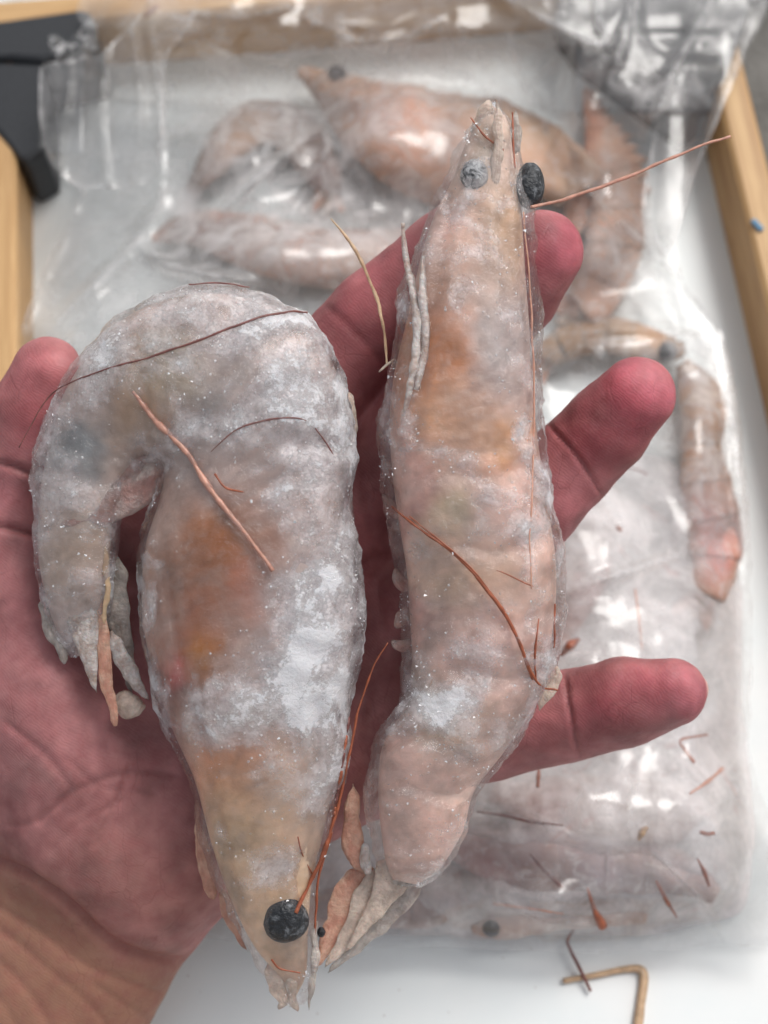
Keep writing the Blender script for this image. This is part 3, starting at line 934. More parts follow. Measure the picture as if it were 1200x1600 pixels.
# --- straight prawn
B_ST = with_h([
    (757, 160, 774, 156, 44), (737, 190, 803, 186, 46), (714, 230, 812, 232, 48), (694, 285, 823, 288, 50), (664, 345, 827, 345, 52),
    (640, 430, 832, 430, 56), (622, 510, 838, 510, 58), (604, 590, 842, 590, 60), (598, 660, 848, 660, 60), (602, 740, 858, 735, 60),
    (612, 815, 871, 815, 60), (624, 890, 880, 885, 60), (629, 960, 877, 965, 58), (632, 1040, 862, 1055, 56), (620, 1105, 838, 1115, 54),
    (588, 1160, 797, 1178, 52), (580, 1225, 752, 1238, 48), (584, 1295, 734, 1300, 44), (592, 1345, 698, 1358, 38), (602, 1372, 662, 1385, 32)], 56, 0.78, 0.62, 100, 5)
rootB = thing('frozen_prawn', 'long straight pinkish frozen prawn lying head up across the fingers', 'prawn', HW(np.array((740, 750, -40.0))), 'frozen prawns held in the hand')
colsB = [(690, 560, 62, 80, (0.52, 0.165, 0.02), 1), (650, 600, 30, 120, (0.56, 0.22, 0.08), .8), (790, 685, 60, 46, (0.64, 0.29, 0.09), .9), (700, 650, 60, 50, (0.62, 0.34, 0.16), .6),
         (770, 360, 60, 110, (0.60, 0.37, 0.20), .9), (765, 210, 50, 60, (0.56, 0.44, 0.32), .8), (680, 790, 50, 52, (0.46, 0.37, 0.25), 1),
         (795, 540, 50, 95, (0.40, 0.36, 0.35), .9), (655, 1280, 110, 90, (0.80, 0.55, 0.46), .9), (810, 400, 30, 60, (0.42, 0.27, 0.17), .6),
         (690, 450, 34, 44, (0.62, 0.34, 0.22), .7), (740, 900, 100, 60, (0.70, 0.50, 0.34), .7), (640, 880, 26, 220, (0.66, 0.34, 0.29), .8),
         (650, 1080, 40, 60, (0.46, 0.38, 0.31), .7), (700, 1130, 50, 40, (0.56, 0.48, 0.30), .6)]
frB = [(770, 520, 60, 110, .17), (690, 1085, 80, 60, .34), (632, 560, 22, 150, .22), (760, 770, 80, 110, .12), (660, 1270, 110, 110, -.12),
       (765, 230, 80, 90, -.12), (680, 790, 42, 44, -.5), (685, 575, 58, 85, -.6), (785, 688, 48, 36, -.36), (720, 650, 50, 40, -.2), (765, 370, 50, 60, -.15), (850, 820, 18, 200, .25),
       (745, 310, 18, 110, .25), (720, 930, 90, 60, -.2), (640, 1200, 60, 40, -.1)]
VB, NBn = held_prawn(rootB, B_ST, colsB, (0.72, 0.49, 0.42), frB, 0.05,
                     [(0, .45), (.45, .54), (.54, .62), (.62, .69), (.69, .77), (.77, .85), (.85, 1.0)],
                     ['carapace'] + ['abdomen_segment'] * 6, [([(700, 300), (690, 400), (672, 500), (660, 600), (650, 680)], 7, 10), ([(780, 300), (790, 420), (800, 560)], 4, 8), ([(606, 770), (680, 735), (760, 745), (850, 720)], 6, 12), ([(625, 880), (700, 850), (790, 860), (872, 830)], 5, 12), ([(632, 980), (720, 960), (800, 975), (874, 950)], 5, 11), ([(630, 1090), (690, 1045), (780, 1060), (850, 1050)], 6, 11), ([(590, 1165), (660, 1150), (740, 1190), (790, 1180)], 8, 9), ([(582, 1240), (640, 1228), (700, 1250), (745, 1238)], 8, 7), ([(590, 1340), (630, 1350), (690, 1345)], 7, 6)])
fB = surf_z(VB, NBn)
v, q = ball_px((828, 290, 62), 27, HW, 18, 24, 0.12, 5, (0.85, 1.35, 1.0))
mesh('eye', v, q, EYE, rootB)
v, q = ball_px((742, 274, fB(742, 274) - 16), 22, HW, 18, 24, 0.15, 8, (1, 1.15, 0.85))
mesh('eye', v, q, EYE_ICE, rootB)['label'] = 'frosted eye clouded under ice'
feeler(rootB, fB, [(830, 323), (880, 312), (940, 292), (1000, 268), (1070, 238), (1142, 212)], [3.2, 4.2, 4, 3.6, 2.8], ANT_PINK, label='long pink antenna reaching out to the right', default=70)
feeler(rootB, fB, [(612, 792), (660, 828), (715, 870), (768, 930), (805, 990), (830, 1050), (848, 1074), (872, 1080)], [2.5, 3.5, 4.2, 4.5, 4, 3.2, 2.5], ANT_RED, label='red brown antenna curving over the belly')
feeler(rootB, fB, [(640, 806), (690, 846), (740, 892), (785, 952), (812, 1010), (832, 1062)], [1.5, 2, 2.5, 2, 1.5], ANT_RED)
feeler(rootB, fB, [(838, 1062), (836, 1010), (843, 966)], [2.2, 2.6, 1.5], ANT_RED)
feeler(rootB, fB, [(868, 944), (865, 1012)], [2, 2.8, 1.5], ANT_RED)
feeler(rootB, fB, [(818, 330), (828, 450), (834, 600), (832, 740), (828, 850), (830, 920)], [2, 2.4, 2, 1.6], ANT_PINK)
feeler(rootB, fB, [(630, 348), (634, 400), (644, 450), (652, 520), (644, 590), (630, 650)], [3.5, 7, 10, 11, 9, 5], SHELL_FROST, name='leg', default=70, dz=-3)
feeler(rootB, fB, [(662, 400), (660, 470), (664, 540), (650, 610)], [5, 11, 11, 7], SHELL_FROST, name='leg', dz=-4)
feeler(rootB, fB, [(517, 342), (545, 375), (568, 415), (588, 465), (600, 515), (604, 572)], [1.6, 4.5, 4.5, 4, 3.2, 2.5], ANT_TAN, name='leg', label='thin tan leg sticking out over the index finger', default=30)
feeler(rootB, fB, [(592, 582), (602, 572), (615, 562)], [1.5, 4, 2], SHELL_PALE, name='leg', default=30)
feeler(rootB, fB, [(736, 184), (758, 212), (788, 234)], [1.5, 2.4, 1.6], ANT_RED)
feeler(rootB, fB, [(800, 176), (802, 220), (806, 262)], [2, 2.6, 2], ANT_RED)
feeler(rootB, fB, [(776, 892), (805, 904), (832, 916)], [1.2, 1.8, 1.5], ANT_RED)
blade(rootB, 'antennal_scale', [(800, 240, 12), (804, 205, 9), (806, 172, 2)], 44, SHELL_GREY, 5)
blade(rootB, 'antennal_scale', [(750, 215, 22), (755, 180, 14), (764, 152, 3)], 50, SHELL_PALE, 6)
blade(rootB, 'rostrum', [(775, 300, 6), (778, 220, 7), (776, 170, 4), (772, 154, 1)], 84, SHELL_PALE, 8)
for pts in ([(628, 760, 12), (606, 728, 8), (600, 714, 2)], [(630, 810, 14), (606, 785, 9), (598, 772, 2)], [(640, 920, 14), (622, 905, 9), (615, 888, 2)],
            [(645, 960, 14), (626, 968, 10), (618, 982, 3)], [(642, 1010, 12), (622, 1008, 7), (612, 1000, 2)], [(640, 880, 10), (640, 905, 8), (650, 935, 3)]):
    blade(rootB, 'swimmeret', pts, 60, m_flesh_pink, 5)
blade(rootB, 'swimmeret', [(842, 1108, 4), (850, 1078, 16), (862, 1050, 15), (868, 1040, 5)], 50, SHELL_PALE, 6)
blade(rootB, 'swimmeret', [(553, 1225, 3), (550, 1275, 14), (553, 1320, 19), (566, 1364, 5)], 24, SHELL_ORANGE, 10, label='orange flap with a white tip beside the tail')
blade(rootB, 'swimmeret', [(568, 1318, 5), (570, 1342, 9), (574, 1366, 6)], 36, SHELL_FROST, 6)
blade(rootB, 'tail_blade', [(578, 1352, 22), (550, 1400, 30), (522, 1454, 20), (506, 1486, 9), (495, 1510, 1)], 8, SHELL_ORANGE, 3.5)
blade(rootB, 'tail_blade', [(608, 1350, 28), (580, 1408, 27), (546, 1460, 15), (524, 1490, 7), (507, 1510, 1)], 17, SHELL_PALE, 4)
blade(rootB, 'tail_blade', [(652, 1362, 28), (614, 1416, 23), (568, 1466, 12), (536, 1496, 6), (511, 1518, 1)], 12, SHELL_GREY, 4)
blade(rootB, 'telson', [(624, 1338, 38), (606, 1388, 25), (576, 1436, 11), (536, 1490, 1.5)], 30, SHELL_PALE, 7)
v, q = ball_px((502, 1456, 20), 7, HW, 8, 12, 0.3, 3, (1, 1.2, 0.6))
mesh('eye_fleck', v, q, EYE, rootB)

# ------------------------------------------------------------------ bag of prawns in the tray
BAG = np.array([(150, -60), (110, 20), (140, 60), (70, 110), (60, 200), (78, 262), (128, 300), (60, 430), (26, 520), (0, 600), (-30, 760), (60, 1100), (280, 1466), (420, 1476),
                (600, 1482), (760, 1486), (900, 1492), (1060, 1488), (1110, 1478), (1230, 1484), (1230, 1300), (1190, 1240), (1172, 1170), (1180, 1000), (1172, 800), (1160, 640),
                (1132, 515), (1070, 440), (1058, 385), (1095, 260), (1135, 165), (1160, 110), (1205, 5), (1230, -60)], float)
bumps = [(640, 210, 170, 110, .020), (380, 250, 140, 90, .016), (450, 390, 220, 80, .018), (945, 300, 70, 130, .014), (960, 540, 140, 60, .013),
         (1100, 680, 60, 130, .013), (900, 850, 150, 140, .020), (960, 1050, 200, 160, .022), (930, 1270, 260, 120, .022), (850, 1410, 220, 60, .014),
         (500, 1000, 350, 350, .022), (250, 620, 200, 200, .016), (1080, 1300, 90, 150, .012), (600, 650, 200, 200, .02)]
ridges = [([(350, 332), (400, 285), (468, 222)], .009, 15), ([(468, 222), (505, 205), (512, 230), (490, 290), (455, 330)], .007, 12),
          ([(225, 390), (262, 418), (330, 432), (400, 440)], .008, 16), ([(262, 300), (200, 400), (90, 500)], .003, 20), ([(128, 300), (60, 430), (20, 540)], .004, 18),
          ([(240, 60), (255, 160), (250, 300)], .003, 10), ([(205, 50), (215, 120), (212, 210)], .003, 8), ([(300, 60), (250, 90), (160, 100)], .004, 12),
          ([(760, -20), (850, 30), (935, 72), (950, 62)], .006, 16), ([(950, 66), (935, 30), (925, -20)], .006, 16), ([(985, -20), (975, 60), (950, 130)], .004, 14),
          ([(1120, -20), (1085, 50), (1050, 110), (1030, 170), (1000, 215)], .005, 14), ([(1190, 10), (1150, 100), (1120, 190), (1085, 300)], .004, 16),
          ([(795, 55), (815, 120), (850, 190), (860, 240)], .005, 14), ([(860, 240), (960, 340), (1060, 430), (1128, 510)], .004, 12), ([(690, 300), (760, 250), (860, 240)], .003, 18),
          ([(860, 580), (900, 545), (925, 545), (945, 570)], .003, 12), ([(880, 520), (1000, 512), (1080, 525)], .003, 12), ([(1128, 515), (1150, 700), (1160, 850)], .003, 14),
          ([(870, 930), (960, 900), (1080, 860)], .003, 16), ([(1172, 1150), (1185, 1210), (1215, 1250)], .003, 10), ([(720, 1260), (820, 1275), (900, 1310)], .003, 12),
          ([(760, 1400), (850, 1440), (960, 1450)], .003, 14), ([(1020, 1330), (1090, 1400), (1130, 1470)], .003, 12), ([(480, 30), (560, 70), (640, 60), (700, 20)], .003, 14),
          ([(300, 20), (380, 30), (450, 10)], .004, 10), ([(340, 80), (450, 90), (560, 60)], .003, 12)]

def bag_height(X, Y):
    P3 = np.stack([X, Y, np.zeros_like(X)], -1)
    d, _ = segdist(X, Y, BAG, True)
    h = np.zeros_like(X)
    for (x, y, rx, ry, a) in bumps:
        g = a * np.exp(-((X - x) / rx) ** 2 - ((Y - y) / ry) ** 2)
        h = np.sqrt(h * h + g * g)
    h = np.minimum(h, 0.027) * np.clip(d / 90, 0, 1) ** 0.6 + 0.0035
    # over the far rail and its brackets the mouth of the bag rides up
    top = np.clip((150 - Y) / 110, 0, 1)
    top = top * top * (3 - 2 * top)
    h = h * (1 - top) + top * (0.0275 + 0.004 * vn(P3, 120, 3))
    rc = np.clip((X - 1000) / 90, 0, 1) * np.clip((420 - Y) / 90, 0, 1)
    h = np.maximum(h, rc * 0.0265)
    rb = np.clip((X - 850) / 50, 0, 1) * np.clip((245 - Y) / 70, 0, 1)
    h = np.maximum(h, rb * 0.0275)
    lc = np.clip((190 - X) / 60, 0, 1) * np.clip((300 - Y) / 60, 0, 1)
    h = np.maximum(h, lc * 0.0265)
    return h

def wrinkle(X, Y, seed=0):
    P3 = np.stack([X, Y, np.full_like(X, 13.0 * seed)], -1)
    w1 = 1 - 2 * np.abs(vn(P3, 95, 51 + seed) * 2)
    w2 = 1 - 2 * np.abs(vn(P3, 42, 57 + seed) * 2)
    Px = P3 * np.array((1.0, 0.45, 1))
    w3 = 1 - 2 * np.abs(vn(Px, 26, 61 + seed) * 2)
    amp = 0.6 + 0.8 * (vn(P3, 200, 63) + .5)
    w0 = 1 - 2 * np.abs(vn(P3, 190, 66 + seed) * 2)
    return amp * (0.0022 * w0 + 0.0011 * w1 + 0.0003 * w2 + 0.0001 * w3)

def smooth_rim(W, Q, it=14):
    """even out the stepped rim of a clipped sheet"""
    E = np.vstack([Q[:, [0, 1]], Q[:, [1, 2]], Q[:, [2, 3]], Q[:, [3, 0]]])
    Es = np.sort(E, 1)
    key, cnt = np.unique(Es, axis=0, return_counts=True)
    be = key[cnt == 1]
    n = len(W)
    deg = np.bincount(be.ravel(), minlength=n)
    bv = deg > 0
    for _ in range(it):
        acc = np.stack([np.bincount(be[:, 0], W[be[:, 1], k], n) + np.bincount(be[:, 1], W[be[:, 0], k], n) for k in range(3)], -1)
        W = np.where(bv[:, None], 0.5 * W + 0.5 * acc / np.maximum(deg, 1)[:, None], W)
    ae, _ = np.unique(Es, axis=0), 0
    dg = np.bincount(ae.ravel(), minlength=n)
    near = np.zeros(n, bool)
    near[ae[bv[ae[:, 0]], 1]] = True; near[ae[bv[ae[:, 1]], 0]] = True
    near &= ~bv
    for _ in range(4):
        acc = np.stack([np.bincount(ae[:, 0], W[ae[:, 1], k], n) + np.bincount(ae[:, 1], W[ae[:, 0], k], n) for k in range(3)], -1)
        W = np.where(near[:, None], 0.5 * W + 0.5 * acc / np.maximum(dg, 1)[:, None], W)
    return W

def film_sheet(name, poly, hf, parent, veilf, step=5.0, jag=4.0, label=None, closed=False):
    x0, y0 = poly.min(0) - 5
    x1, y1 = poly.max(0) + 5
    nx, ny = int((x1 - x0) / step) + 2, int((y1 - y0) / step) + 2
    X, Y = np.meshgrid(x0 + np.arange(nx) * step, y0 + np.arange(ny) * step, indexing='ij')
    P3 = np.stack([X, Y, 0 * X], -1)
    Xj, Yj = X + jag * fbm(P3, 40, 71, 3), Y + jag * fbm(P3, 40, 72, 3)
    ins = inside(Xj, Yj, poly)
    Z = hf(X, Y)
    fr = veilf(X, Y)
    W = GZ(X, Y, Z).reshape(-1, 3)
    i, j = np.meshgrid(np.arange(nx - 1), np.arange(ny - 1), indexing='ij')
    ok = ins[:-1, :-1] & ins[1:, :-1] & ins[1:, 1:] & ins[:-1, 1:]
    i, j = i[ok], j[ok]
    Q = np.stack([i * ny + j, i * ny + j + 1, (i + 1) * ny + j + 1, (i + 1) * ny + j], -1)
    used = np.unique(Q)
    rm = np.full(nx * ny, -1)
    rm[used] = np.arange(len(used))
    W = smooth_rim(W, Q)
    o = mesh(name, W[used], rm[Q], FILM, parent, frost=fr.ravel()[used], closed=False)
    if label:
        o['label'] = label
    return o

def top_height(X, Y):
    h = bag_height(X, Y) + 0.0045 + wrinkle(X, Y)
    for poly, a, wd in ridges:
        d, t = segdist(X, Y, poly)
        k = np.sin(np.clip(t, 0.02, .98) * math.pi) ** 0.5
        h = h + a * k * np.maximum(0, 1 - d / wd) ** 1.3
    return h

film_frost_sheen = [(985, 70, 100, 100, .2), (1020, 140, 50, 50, .4), (380, 30, 280, 55, .2), (650, 215, 200, 90, .14), (1095, 660, 40, 110, .14), (960, 545, 120, 40, .14), (950, 330, 60, 80, .12), (380, 270, 170, 110, .22), (480, 390, 240, 70, .16), (1090, 680, 70, 140, .1), (760, 1380, 300, 110, .10), (620, 230, 260, 120, .2), (960, 390, 70, 60, .3), (420, 330, 220, 110, .30), (250, 520, 260, 140, .28), (940, 860, 160, 120, .22), (960, 1050, 220, 160, .30),  # frost inside the film; entries over the right bracket paint in film reflections
          (980, 1260, 260, 130, .12), (850, 1400, 260, 80, .10), (1120, 700, 60, 200, .25), (960, 560, 160, 60, .18), (700, 90, 200, 60, .2), (360, 130, 160, 80, .2), (960, 420, 130, 70, .2)]
def frost_sheen_top(X, Y):
    f = np.full(X.shape, 0.06)
    for (x, y, rx, ry, a) in film_frost_sheen:
        f += 0.85 * a * np.exp(-((X - x) / rx) ** 2 - ((Y - y) / ry) ** 2)
    for poly, a, wd in ridges:
        d, t = segdist(X, Y, poly)
        f += 0.22 * np.exp(-(d / (wd * .3)) ** 2)  # fold highlights painted in as a milky line
    d, _ = segdist(X, Y, BAG, True)
    f += 0.16 * np.exp(-(d / 5) ** 2)
    return f

bag = thing('plastic_bag', 'crumpled clear plastic bag of frozen prawns lying in the tray under the hand', 'bag', GZ(620, 800, 0.001))
film_sheet('film', BAG, top_height, bag, frost_sheen_top, 5.0)
film_sheet('back_film', BAG, lambda X, Y: np.maximum(bag_height(X, Y) * np.clip((160 - Y) / 60, 0, 1), 0.0015) + 0.0009 + 0.3 * np.abs(wrinkle(X, Y, 4)), bag, lambda X, Y: np.full(X.shape, 0.02), 12.0)
FL = np.array([(60, 98), (100, 92), (150, 88), (200, 40), (250, -30), (330, -40), (300, 40), (262, 90), (258, 200), (248, 285), (190, 296), (126, 298), (86, 270), (66, 232), (58, 170)], float)
def fl_h(X, Y):
    P3 = np.stack([X, Y, 0 * X], -1)
    h = 0.0335 + 0.0035 * vn(P3, 110, 77) + 0.0012 * vn(P3, 45, 78) - 0.004 * np.clip((Y - 180) / 120, 0, 1)
    for xx, a, w in ((100, .0016, 7), (165, .0022, 9), (212, .0032, 9), (243, .003, 8)):
        h = h + a * np.maximum(0, 1 - np.abs(X - xx - 8 * np.sin(Y / 55 + xx)) / w)
    return h
film_sheet('mouth_flap', FL, fl_h, bag, lambda X, Y: 0.11 + 0.5 * np.exp(-(segdist(X, Y, FL, True)[0] / 6) ** 2), 4.0)
FR = np.array([(740, -50), (800, 10), (930, 78), (952, 70), (975, 20), (1000, -50)], float)
film_sheet('mouth_flap', FR, lambda X, Y: 0.034 + 0.004 * vn(np.stack([X, Y, 0 * X], -1), 70, 76) + 1.2 * np.abs(wrinkle(X, Y, 3)), bag, lambda X, Y: 0.10 + 0.5 * np.exp(-(segdist(X, Y, FR, True)[0] / 6) ** 2), 4.0)
FE = np.array([(1200, -50), (1165, 90), (1132, 168), (1092, 262), (1058, 385), (1010, 420), (1000, 330), (1020, 190), (1060, 90), (1115, -50)], float)
film_sheet('mouth_flap', FE, lambda X, Y: 0.0325 + 0.004 * vn(np.stack([X, Y * .5, 0 * X], -1), 60, 75) + 0.6 * np.abs(wrinkle(X, Y, 6)), bag, lambda X, Y: 0.06 + 0.45 * np.exp(-(segdist(X, Y, FE, True)[0] / 7) ** 2), 4.0)
# torn crumpled frill over the black bracket
FT = np.array([(74, 62), (84, 52), (96, 56), (104, 70), (112, 52), (124, 46), (132, 34), (142, 20), (152, 30), (156, 86), (120, 92), (84, 92)], float)
def ft_h(X, Y):
    P3 = np.stack([X, Y, 0 * X], -1)
    return 0.031 + 0.005 * np.abs(vn(P3, 11, 81)) + 0.004 * np.abs(vn(P3, 6, 83)) + 0.002 * vn(P3, 24, 85)
film_sheet('torn_edge', FT, ft_h, bag, lambda X, Y: 0.08 + 0.5 * (vn(np.stack([X, Y, 0 * X], -1), 7, 84) > 0.12), 2.0, 6.0)

# prawns inside the bag
def bag_prawn(label, spine, z, cols, base, eye=None, teeth=None, tail=True):
    sp = np.array(spine, float)
    A = cr(sp, 120)
    Tn = np.gradient(A[:, :2], axis=0)
    Tn /= np.maximum(np.linalg.norm(Tn, axis=1, keepdims=True), 1e-9)
    Nn = np.stack([-Tn[:, 1], Tn[:, 0]], -1)
    hw = np.maximum(A[:, 2], 3)
    if teeth:
        a, b = teeth
        k = np.linspace(0, 1, 120)
        tt = np.where((k > a) & (k < b), ((k * 20) % 1) * 17, 0)
    else:
        tt = np.zeros(120)
    L = A[:, :2] - Nn * (hw + tt)[:, None]
    R = A[:, :2] + Nn * hw[:, None]
    ST = np.c_[L, R, np.full(120, z), np.minimum(hw * .85, 62), np.minimum(hw * .7, z * .9 + 2)]
    c = A[60]
    root = thing('frozen_prawn', label, 'prawn', BW(np.array((c[0], c[1], 4.0))), 'frozen prawns inside the bag')
    end = 0.9 if tail else 1.0
    cuts = [('carapace', 0, .42)] + [('abdomen_segment', .405 + k * (end - .42) / 4, .42 + (k + 1) * (end - .42) / 4) for k in range(4)]
    for nm, a, b in cuts:
        i0, i1 = int(a * 119), int(b * 119)
        V, Q = loft(ST[i0:i1 + 1], max(10, (i1 - i0)), 28, flare=.05)
        V = V + vnormals(V, Q) * (8 * fbm(V, 45, 5, 4))[:, None]
        mesh(nm, BW(V), Q, BAGFLESH, root, cols=np.clip(blobs(V[:, 0], V[:, 1], base, cols) * (1 + 0.7 * fbm(V, 60, 62, 4))[:, None] + np.array((0.05, -.01, -.02)) * (fbm(V, 45, 66, 3))[:, None], .02, .9))
    if tail:
        e, t = A[106], Tn[112]
        nn = Nn[112]
        ln = np.linalg.norm(A[119, :2] - A[106, :2]) + 14
        for s in (-1, 0, 1):
            p1 = e[:2] + t * ln * .5 + nn * s * e[2] * .5
            p2 = e[:2] + t * ln + nn * s * e[2] * 1.0
            blade(root, 'tail_blade' if s else 'telson', [(*e[:2], e[2] * .45), (*p1, e[2] * .42), (*p2, 3)], z * .8 + 3 * s, SHELL_ORANGE if s else SHELL_PALE, 6, mapf=BW, n=14, m=12)
    if eye:
        v, q = ball_px((eye[0], eye[1], z + eye[3]), eye[2], BW, 12, 16, .1, 3)
        mesh('eye', v, q, EYE, root)
    return root

BR = (0.48, 0.28, 0.18)
bag_prawn('orange prawn in the bag above the hand, its black eye showing through the film', [(468, 112, 8), (492, 124, 18), (540, 155, 42), (610, 200, 72), (690, 232, 88), (770, 238, 82), (840, 250, 60), (900, 290, 46), (930, 350, 30)], 52,
          [(660, 220, 90, 60, (0.52, 0.22, 0.11), .9), (600, 160, 60, 40, (0.5, 0.2, 0.14), .6), (720, 300, 80, 50, (0.42, 0.26, 0.20), .7)], (0.54, 0.36, 0.26), (526, 118, 17, 10))
bag_prawn('pale pink prawn head pointing up with a toothed crest, right of the straight prawn', [(914, 140, 4), (926, 180, 16), (944, 225, 30), (958, 275, 40), (962, 340, 44), (950, 410, 44), (920, 470, 40), (880, 500, 24)], 34,
          [(925, 200, 20, 60, (0.58, 0.25, 0.16), .7)], (0.56, 0.36, 0.27), None, (0.02, .5))
bag_prawn('grey brown prawn blurred behind the bright film fold at upper left', [(300, 300, 8), (325, 262, 22), (365, 215, 34), (415, 190, 34), (470, 215, 36), (505, 275, 28), (512, 320, 12)], 34,
          [(380, 240, 40, 60, (0.42, 0.25, 0.15), .7), (500, 280, 30, 50, (0.25, 0.16, 0.15), .7)], (0.34, 0.27, 0.24))
bag_prawn('brownish prawn lying level in the bag just above the curled prawn', [(235, 372, 8), (300, 356, 24), (380, 375, 40), (470, 398, 46), (560, 405, 44), (650, 395, 40), (720, 380, 24)], 40,
          [(300, 350, 70, 26, (0.28, 0.18, 0.16), .8), (560, 410, 70, 40, (0.40, 0.28, 0.22), .7), (370, 420, 80, 30, (0.50, 0.28, 0.18), .6)], (0.44, 0.31, 0.27))
bag_prawn('brown prawn in the bag with its dark eye behind the ring fingertip', [(1072, 540, 8), (1050, 545, 22), (990, 532, 28), (930, 525, 28), (870, 545, 24), (840, 580, 12)], 36,
          [(1050, 548, 20, 20, (0.2, 0.15, 0.14), .6)], (0.40, 0.25, 0.15), (1042, 549, 17, 12))
bag_prawn('brown and pink prawn curving down along the right edge of the bag', [(1064, 566, 12), (1088, 605, 30), (1100, 650, 34), (1098, 700, 30), (1105, 770, 42), (1118, 840, 42), (1110, 910, 34), (1085, 960, 18)], 34,
          [(1080, 590, 30, 26, (0.25, 0.18, 0.17), .9), (1110, 820, 60, 90, (0.58, 0.34, 0.32), .9), (1125, 870, 30, 40, (0.50, 0.16, 0.15), .6)], (0.40, 0.23, 0.13))
bag_prawn('grey pink prawn half buried in ice between the ring and little fingers', [(840, 740, 18), (880, 780, 38), (915, 820, 44), (920, 875, 40), (900, 925, 34), (880, 980, 22), (870, 1020, 10)], 60,
          [(905, 930, 34, 60, (0.60, 0.24, 0.21), .9), (890, 1005, 40, 24, (0.64, 0.22, 0.12), .9)], (0.36, 0.28, 0.24), tail=False)
bag_prawn('yellowish prawn under cloudy ice below the little finger', [(770, 1240, 14), (830, 1255, 40), (910, 1268, 56), (1000, 1272, 60), (1060, 1270, 40), (1100, 1266, 16)], 64,
          [(850, 1260, 70, 60, (0.44, 0.20, 0.17), .8), (960, 1270, 70, 40, (0.50, 0.40, 0.27), .7)], (0.50, 0.38, 0.32), tail=False)
bag_prawn('lilac grey prawn deep in ice below the straight prawn tail', [(690, 1310, 12), (750, 1330, 34), (830, 1345, 52), (920, 1345, 56), (1000, 1350, 46), (1070, 1370, 30), (1120, 1400, 14)], 64,
          [(760, 1350, 60, 40, (0.36, 0.20, 0.20), .8), (950, 1330, 80, 40, (0.36, 0.29, 0.31), .8)], (0.40, 0.32, 0.31), tail=False)
bag_prawn('small dark eyed prawn at the bottom edge of the bag', [(735, 1455, 8), (765, 1448, 20), (820, 1432, 30), (890, 1420, 32), (960, 1422, 26), (1010, 1430, 12)], 34,
          [(750, 1450, 26, 18, (0.36, 0.18, 0.10), .9)], (0.42, 0.33, 0.30), (768, 1450, 15, 10), tail=False)
bag_prawn('pinkish prawn in the bag under the wrist side of the curled prawn', [(430, 1430, 10), (500, 1420, 28), (580, 1415, 34), (660, 1420, 30), (720, 1410, 16)], 34, [], (0.44, 0.34, 0.32), tail=False)

# cloudy ice that joins them
IP = np.array([(800, 650), (900, 700), (1010, 700), (1130, 760), (1160, 900), (1165, 1100), (1185, 1300), (1170, 1430), (1040, 1462), (760, 1470), (420, 1462), (320, 1400), (420, 1000), (600, 800)], float)
def slab_mesh():
    step = 7.0
    x0, y0 = IP.min(0); x1, y1 = IP.max(0)
    nx, ny = int((x1 - x0) / step) + 2, int((y1 - y0) / step) + 2
    X, Y = np.meshgrid(x0 + np.arange(nx) * step, y0 + np.arange(ny) * step, indexing='ij')
    d, _ = segdist(X, Y, IP, True)
    ins = inside(X, Y, IP)
    P3 = np.stack([X, Y, 0 * X], -1)
    h = np.minimum(bag_height(X, Y) * .85, .0195) * np.clip(d / 45, 0.02, 1) ** .5 + 0.003 * fbm(P3, 80, 91, 4)
    h = np.maximum(h, 0.0026)
    top = GZ(X, Y, h).reshape(-1, 3)
    bot = GZ(X, Y, np.full_like(h, 0.0024)).reshape(-1, 3)
    ok = ins[:-1, :-1] & ins[1:, :-1] & ins[1:, 1:] & ins[:-1, 1:]
    i, j = np.meshgrid(np.arange(nx - 1), np.arange(ny - 1), indexing='ij')
    i, j = i[ok], j[ok]
    Q = np.stack([i * ny + j, (i + 1) * ny + j, (i + 1) * ny + j + 1, i * ny + j + 1], -1)
    used = np.unique(Q)
    rm = np.full(nx * ny, -1); rm[used] = np.arange(len(used))
    top = smooth_rim(top, Q)
    return mesh('ice_slab', top[used], rm[Q], SLAB, None, closed=False)
tag(slab_mesh(), 'cloudy pale ice freezing the prawns together in the lower half of the bag', 'ice')

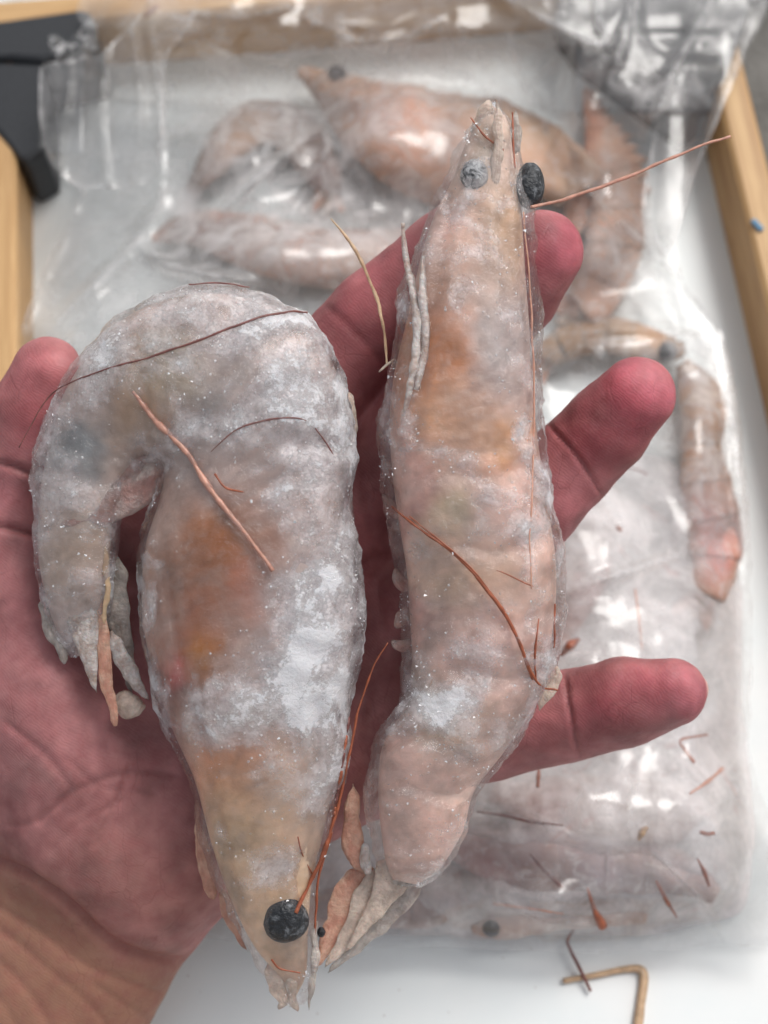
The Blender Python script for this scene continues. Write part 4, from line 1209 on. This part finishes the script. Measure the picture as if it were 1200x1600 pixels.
# broken feelers and legs frozen just under the film
bits = [
    ('thin pink feeler upright in the ice above the little finger', [(992, 920), (998, 965), (1003, 1015)], [2, 3, 2.4], ANT_PINK),
    ('bent orange feeler piece right of the little finger, shaped like a hook', [(1105, 1148), (1064, 1156), (1070, 1172), (1085, 1192)], [2, 3.5, 4, 3], ANT_RED),
    ('slanting orange feeler piece with a side spur near the right edge of the bag', [(1078, 1240), (1105, 1222), (1130, 1200)], [2.5, 4, 3], ANT_PINK),
    ('dark red spindle shaped leg piece near the bottom of the bag', [(1025, 1376), (1040, 1405), (1058, 1434)], [1.5, 5.5, 2], ANT_RED),
    ('red brown leg piece with a flat orange end at the bottom of the bag', [(918, 1388), (928, 1420), (942, 1448)], [3, 5, 9], ANT_RED),
    ('short reddish feeler piece upright near the right bottom of the bag', [(1090, 1342), (1100, 1362), (1108, 1384)], [2, 4.5, 3], ANT_RED),
    ('dark feeler piece slanting to the right beside the prawn tail', [(828, 1334), (850, 1360), (880, 1388)], [2.5, 4, 4], ANT_DARK),
    ('long dark red feeler lying under the prawn tail', [(745, 1268), (790, 1275), (830, 1284), (880, 1290)], [2, 3, 3, 2], ANT_DARK),
    ('stubby orange leg piece just under the little finger', [(842, 1203), (841, 1215), (840, 1230)], [4, 5, 4], ANT_RED),
    ('small orange shell chip in the ice above the right bottom corner', [(1094, 1300), (1104, 1303), (1116, 1302)], [3, 5, 3], ANT_RED),
    ('thin dark feeler curl just below the ring finger', [(980, 730), (996, 734), (1012, 742)], [1.5, 2.2, 1.5], ANT_DARK),
    ('tiny red chip at the right under the film beside the pink prawn', [(1130, 832), (1136, 840), (1142, 848)], [3, 4.5, 3], ANT_RED),
    ('tiny red dot of shell under the film left of the pink prawn', [(963, 822), (967, 826), (971, 829)], [3, 4, 3], ANT_RED),
    ('orange feeler piece in the crumpled bag mouth over the far rail', [(226, 26), (236, 17), (248, 8)], [2.5, 4.5, 3], ANT_RED),
    ('bright orange leg tip beside the straight prawn above the little finger', [(876, 1024), (890, 1010), (905, 998)], [4, 12, 5], ANT_RED),
    ('pale yellow shell chip in the ice below the little finger', [(998, 1312), (1004, 1300), (1012, 1292)], [5, 7, 4], ANT_TAN),
    ('faint pink feeler in the ice along the bottom of the bag', [(770, 1412), (830, 1420), (880, 1428)], [2, 2.5, 2], ANT_PINK),
]
for lab, pts, rr, mt in bits:
    P = np.array(pts, float)
    z = (top_height(P[:, 0], P[:, 1]) - 0.0009) / SB
    v, q = tube_px(np.c_[P, z], np.array(rr) * .78, BW, 7, 18, .6)
    o = mesh('feeler_fragment', v, q, mt, None)
    tag(o, lab, 'feeler', 'broken feelers and legs in the bag')
P = np.c_[np.array([(880, 1533), (930, 1524), (975, 1515), (1000, 1515), (1006, 1530), (1001, 1570), (994, 1625)]), np.full(7, 4.5)]
v, q = tube_px(P, [4.5, 5, 5.5, 7, 7.5, 7.5, 7.5], BW, 9, 50, .15)
tag(mesh('feeler_fragment', v, q, ANT_TAN, None), 'bent tan leg piece lying on the white panel below the bag', 'feeler', 'broken feelers on the tray panel')
P = np.c_[np.array([(898, 1450), (887, 1468), (890, 1482), (905, 1512), (923, 1549)]), [24, 22, 18, 14, 8]]
v, q = tube_px(P, [2, 2.8, 2.6, 3, 2.6], BW, 7, 40, .2)
tag(mesh('feeler_fragment', v, q, ANT_DARK, None), 'thin dark feeler crossing the bent tan leg piece', 'feeler', 'broken feelers on the tray panel')
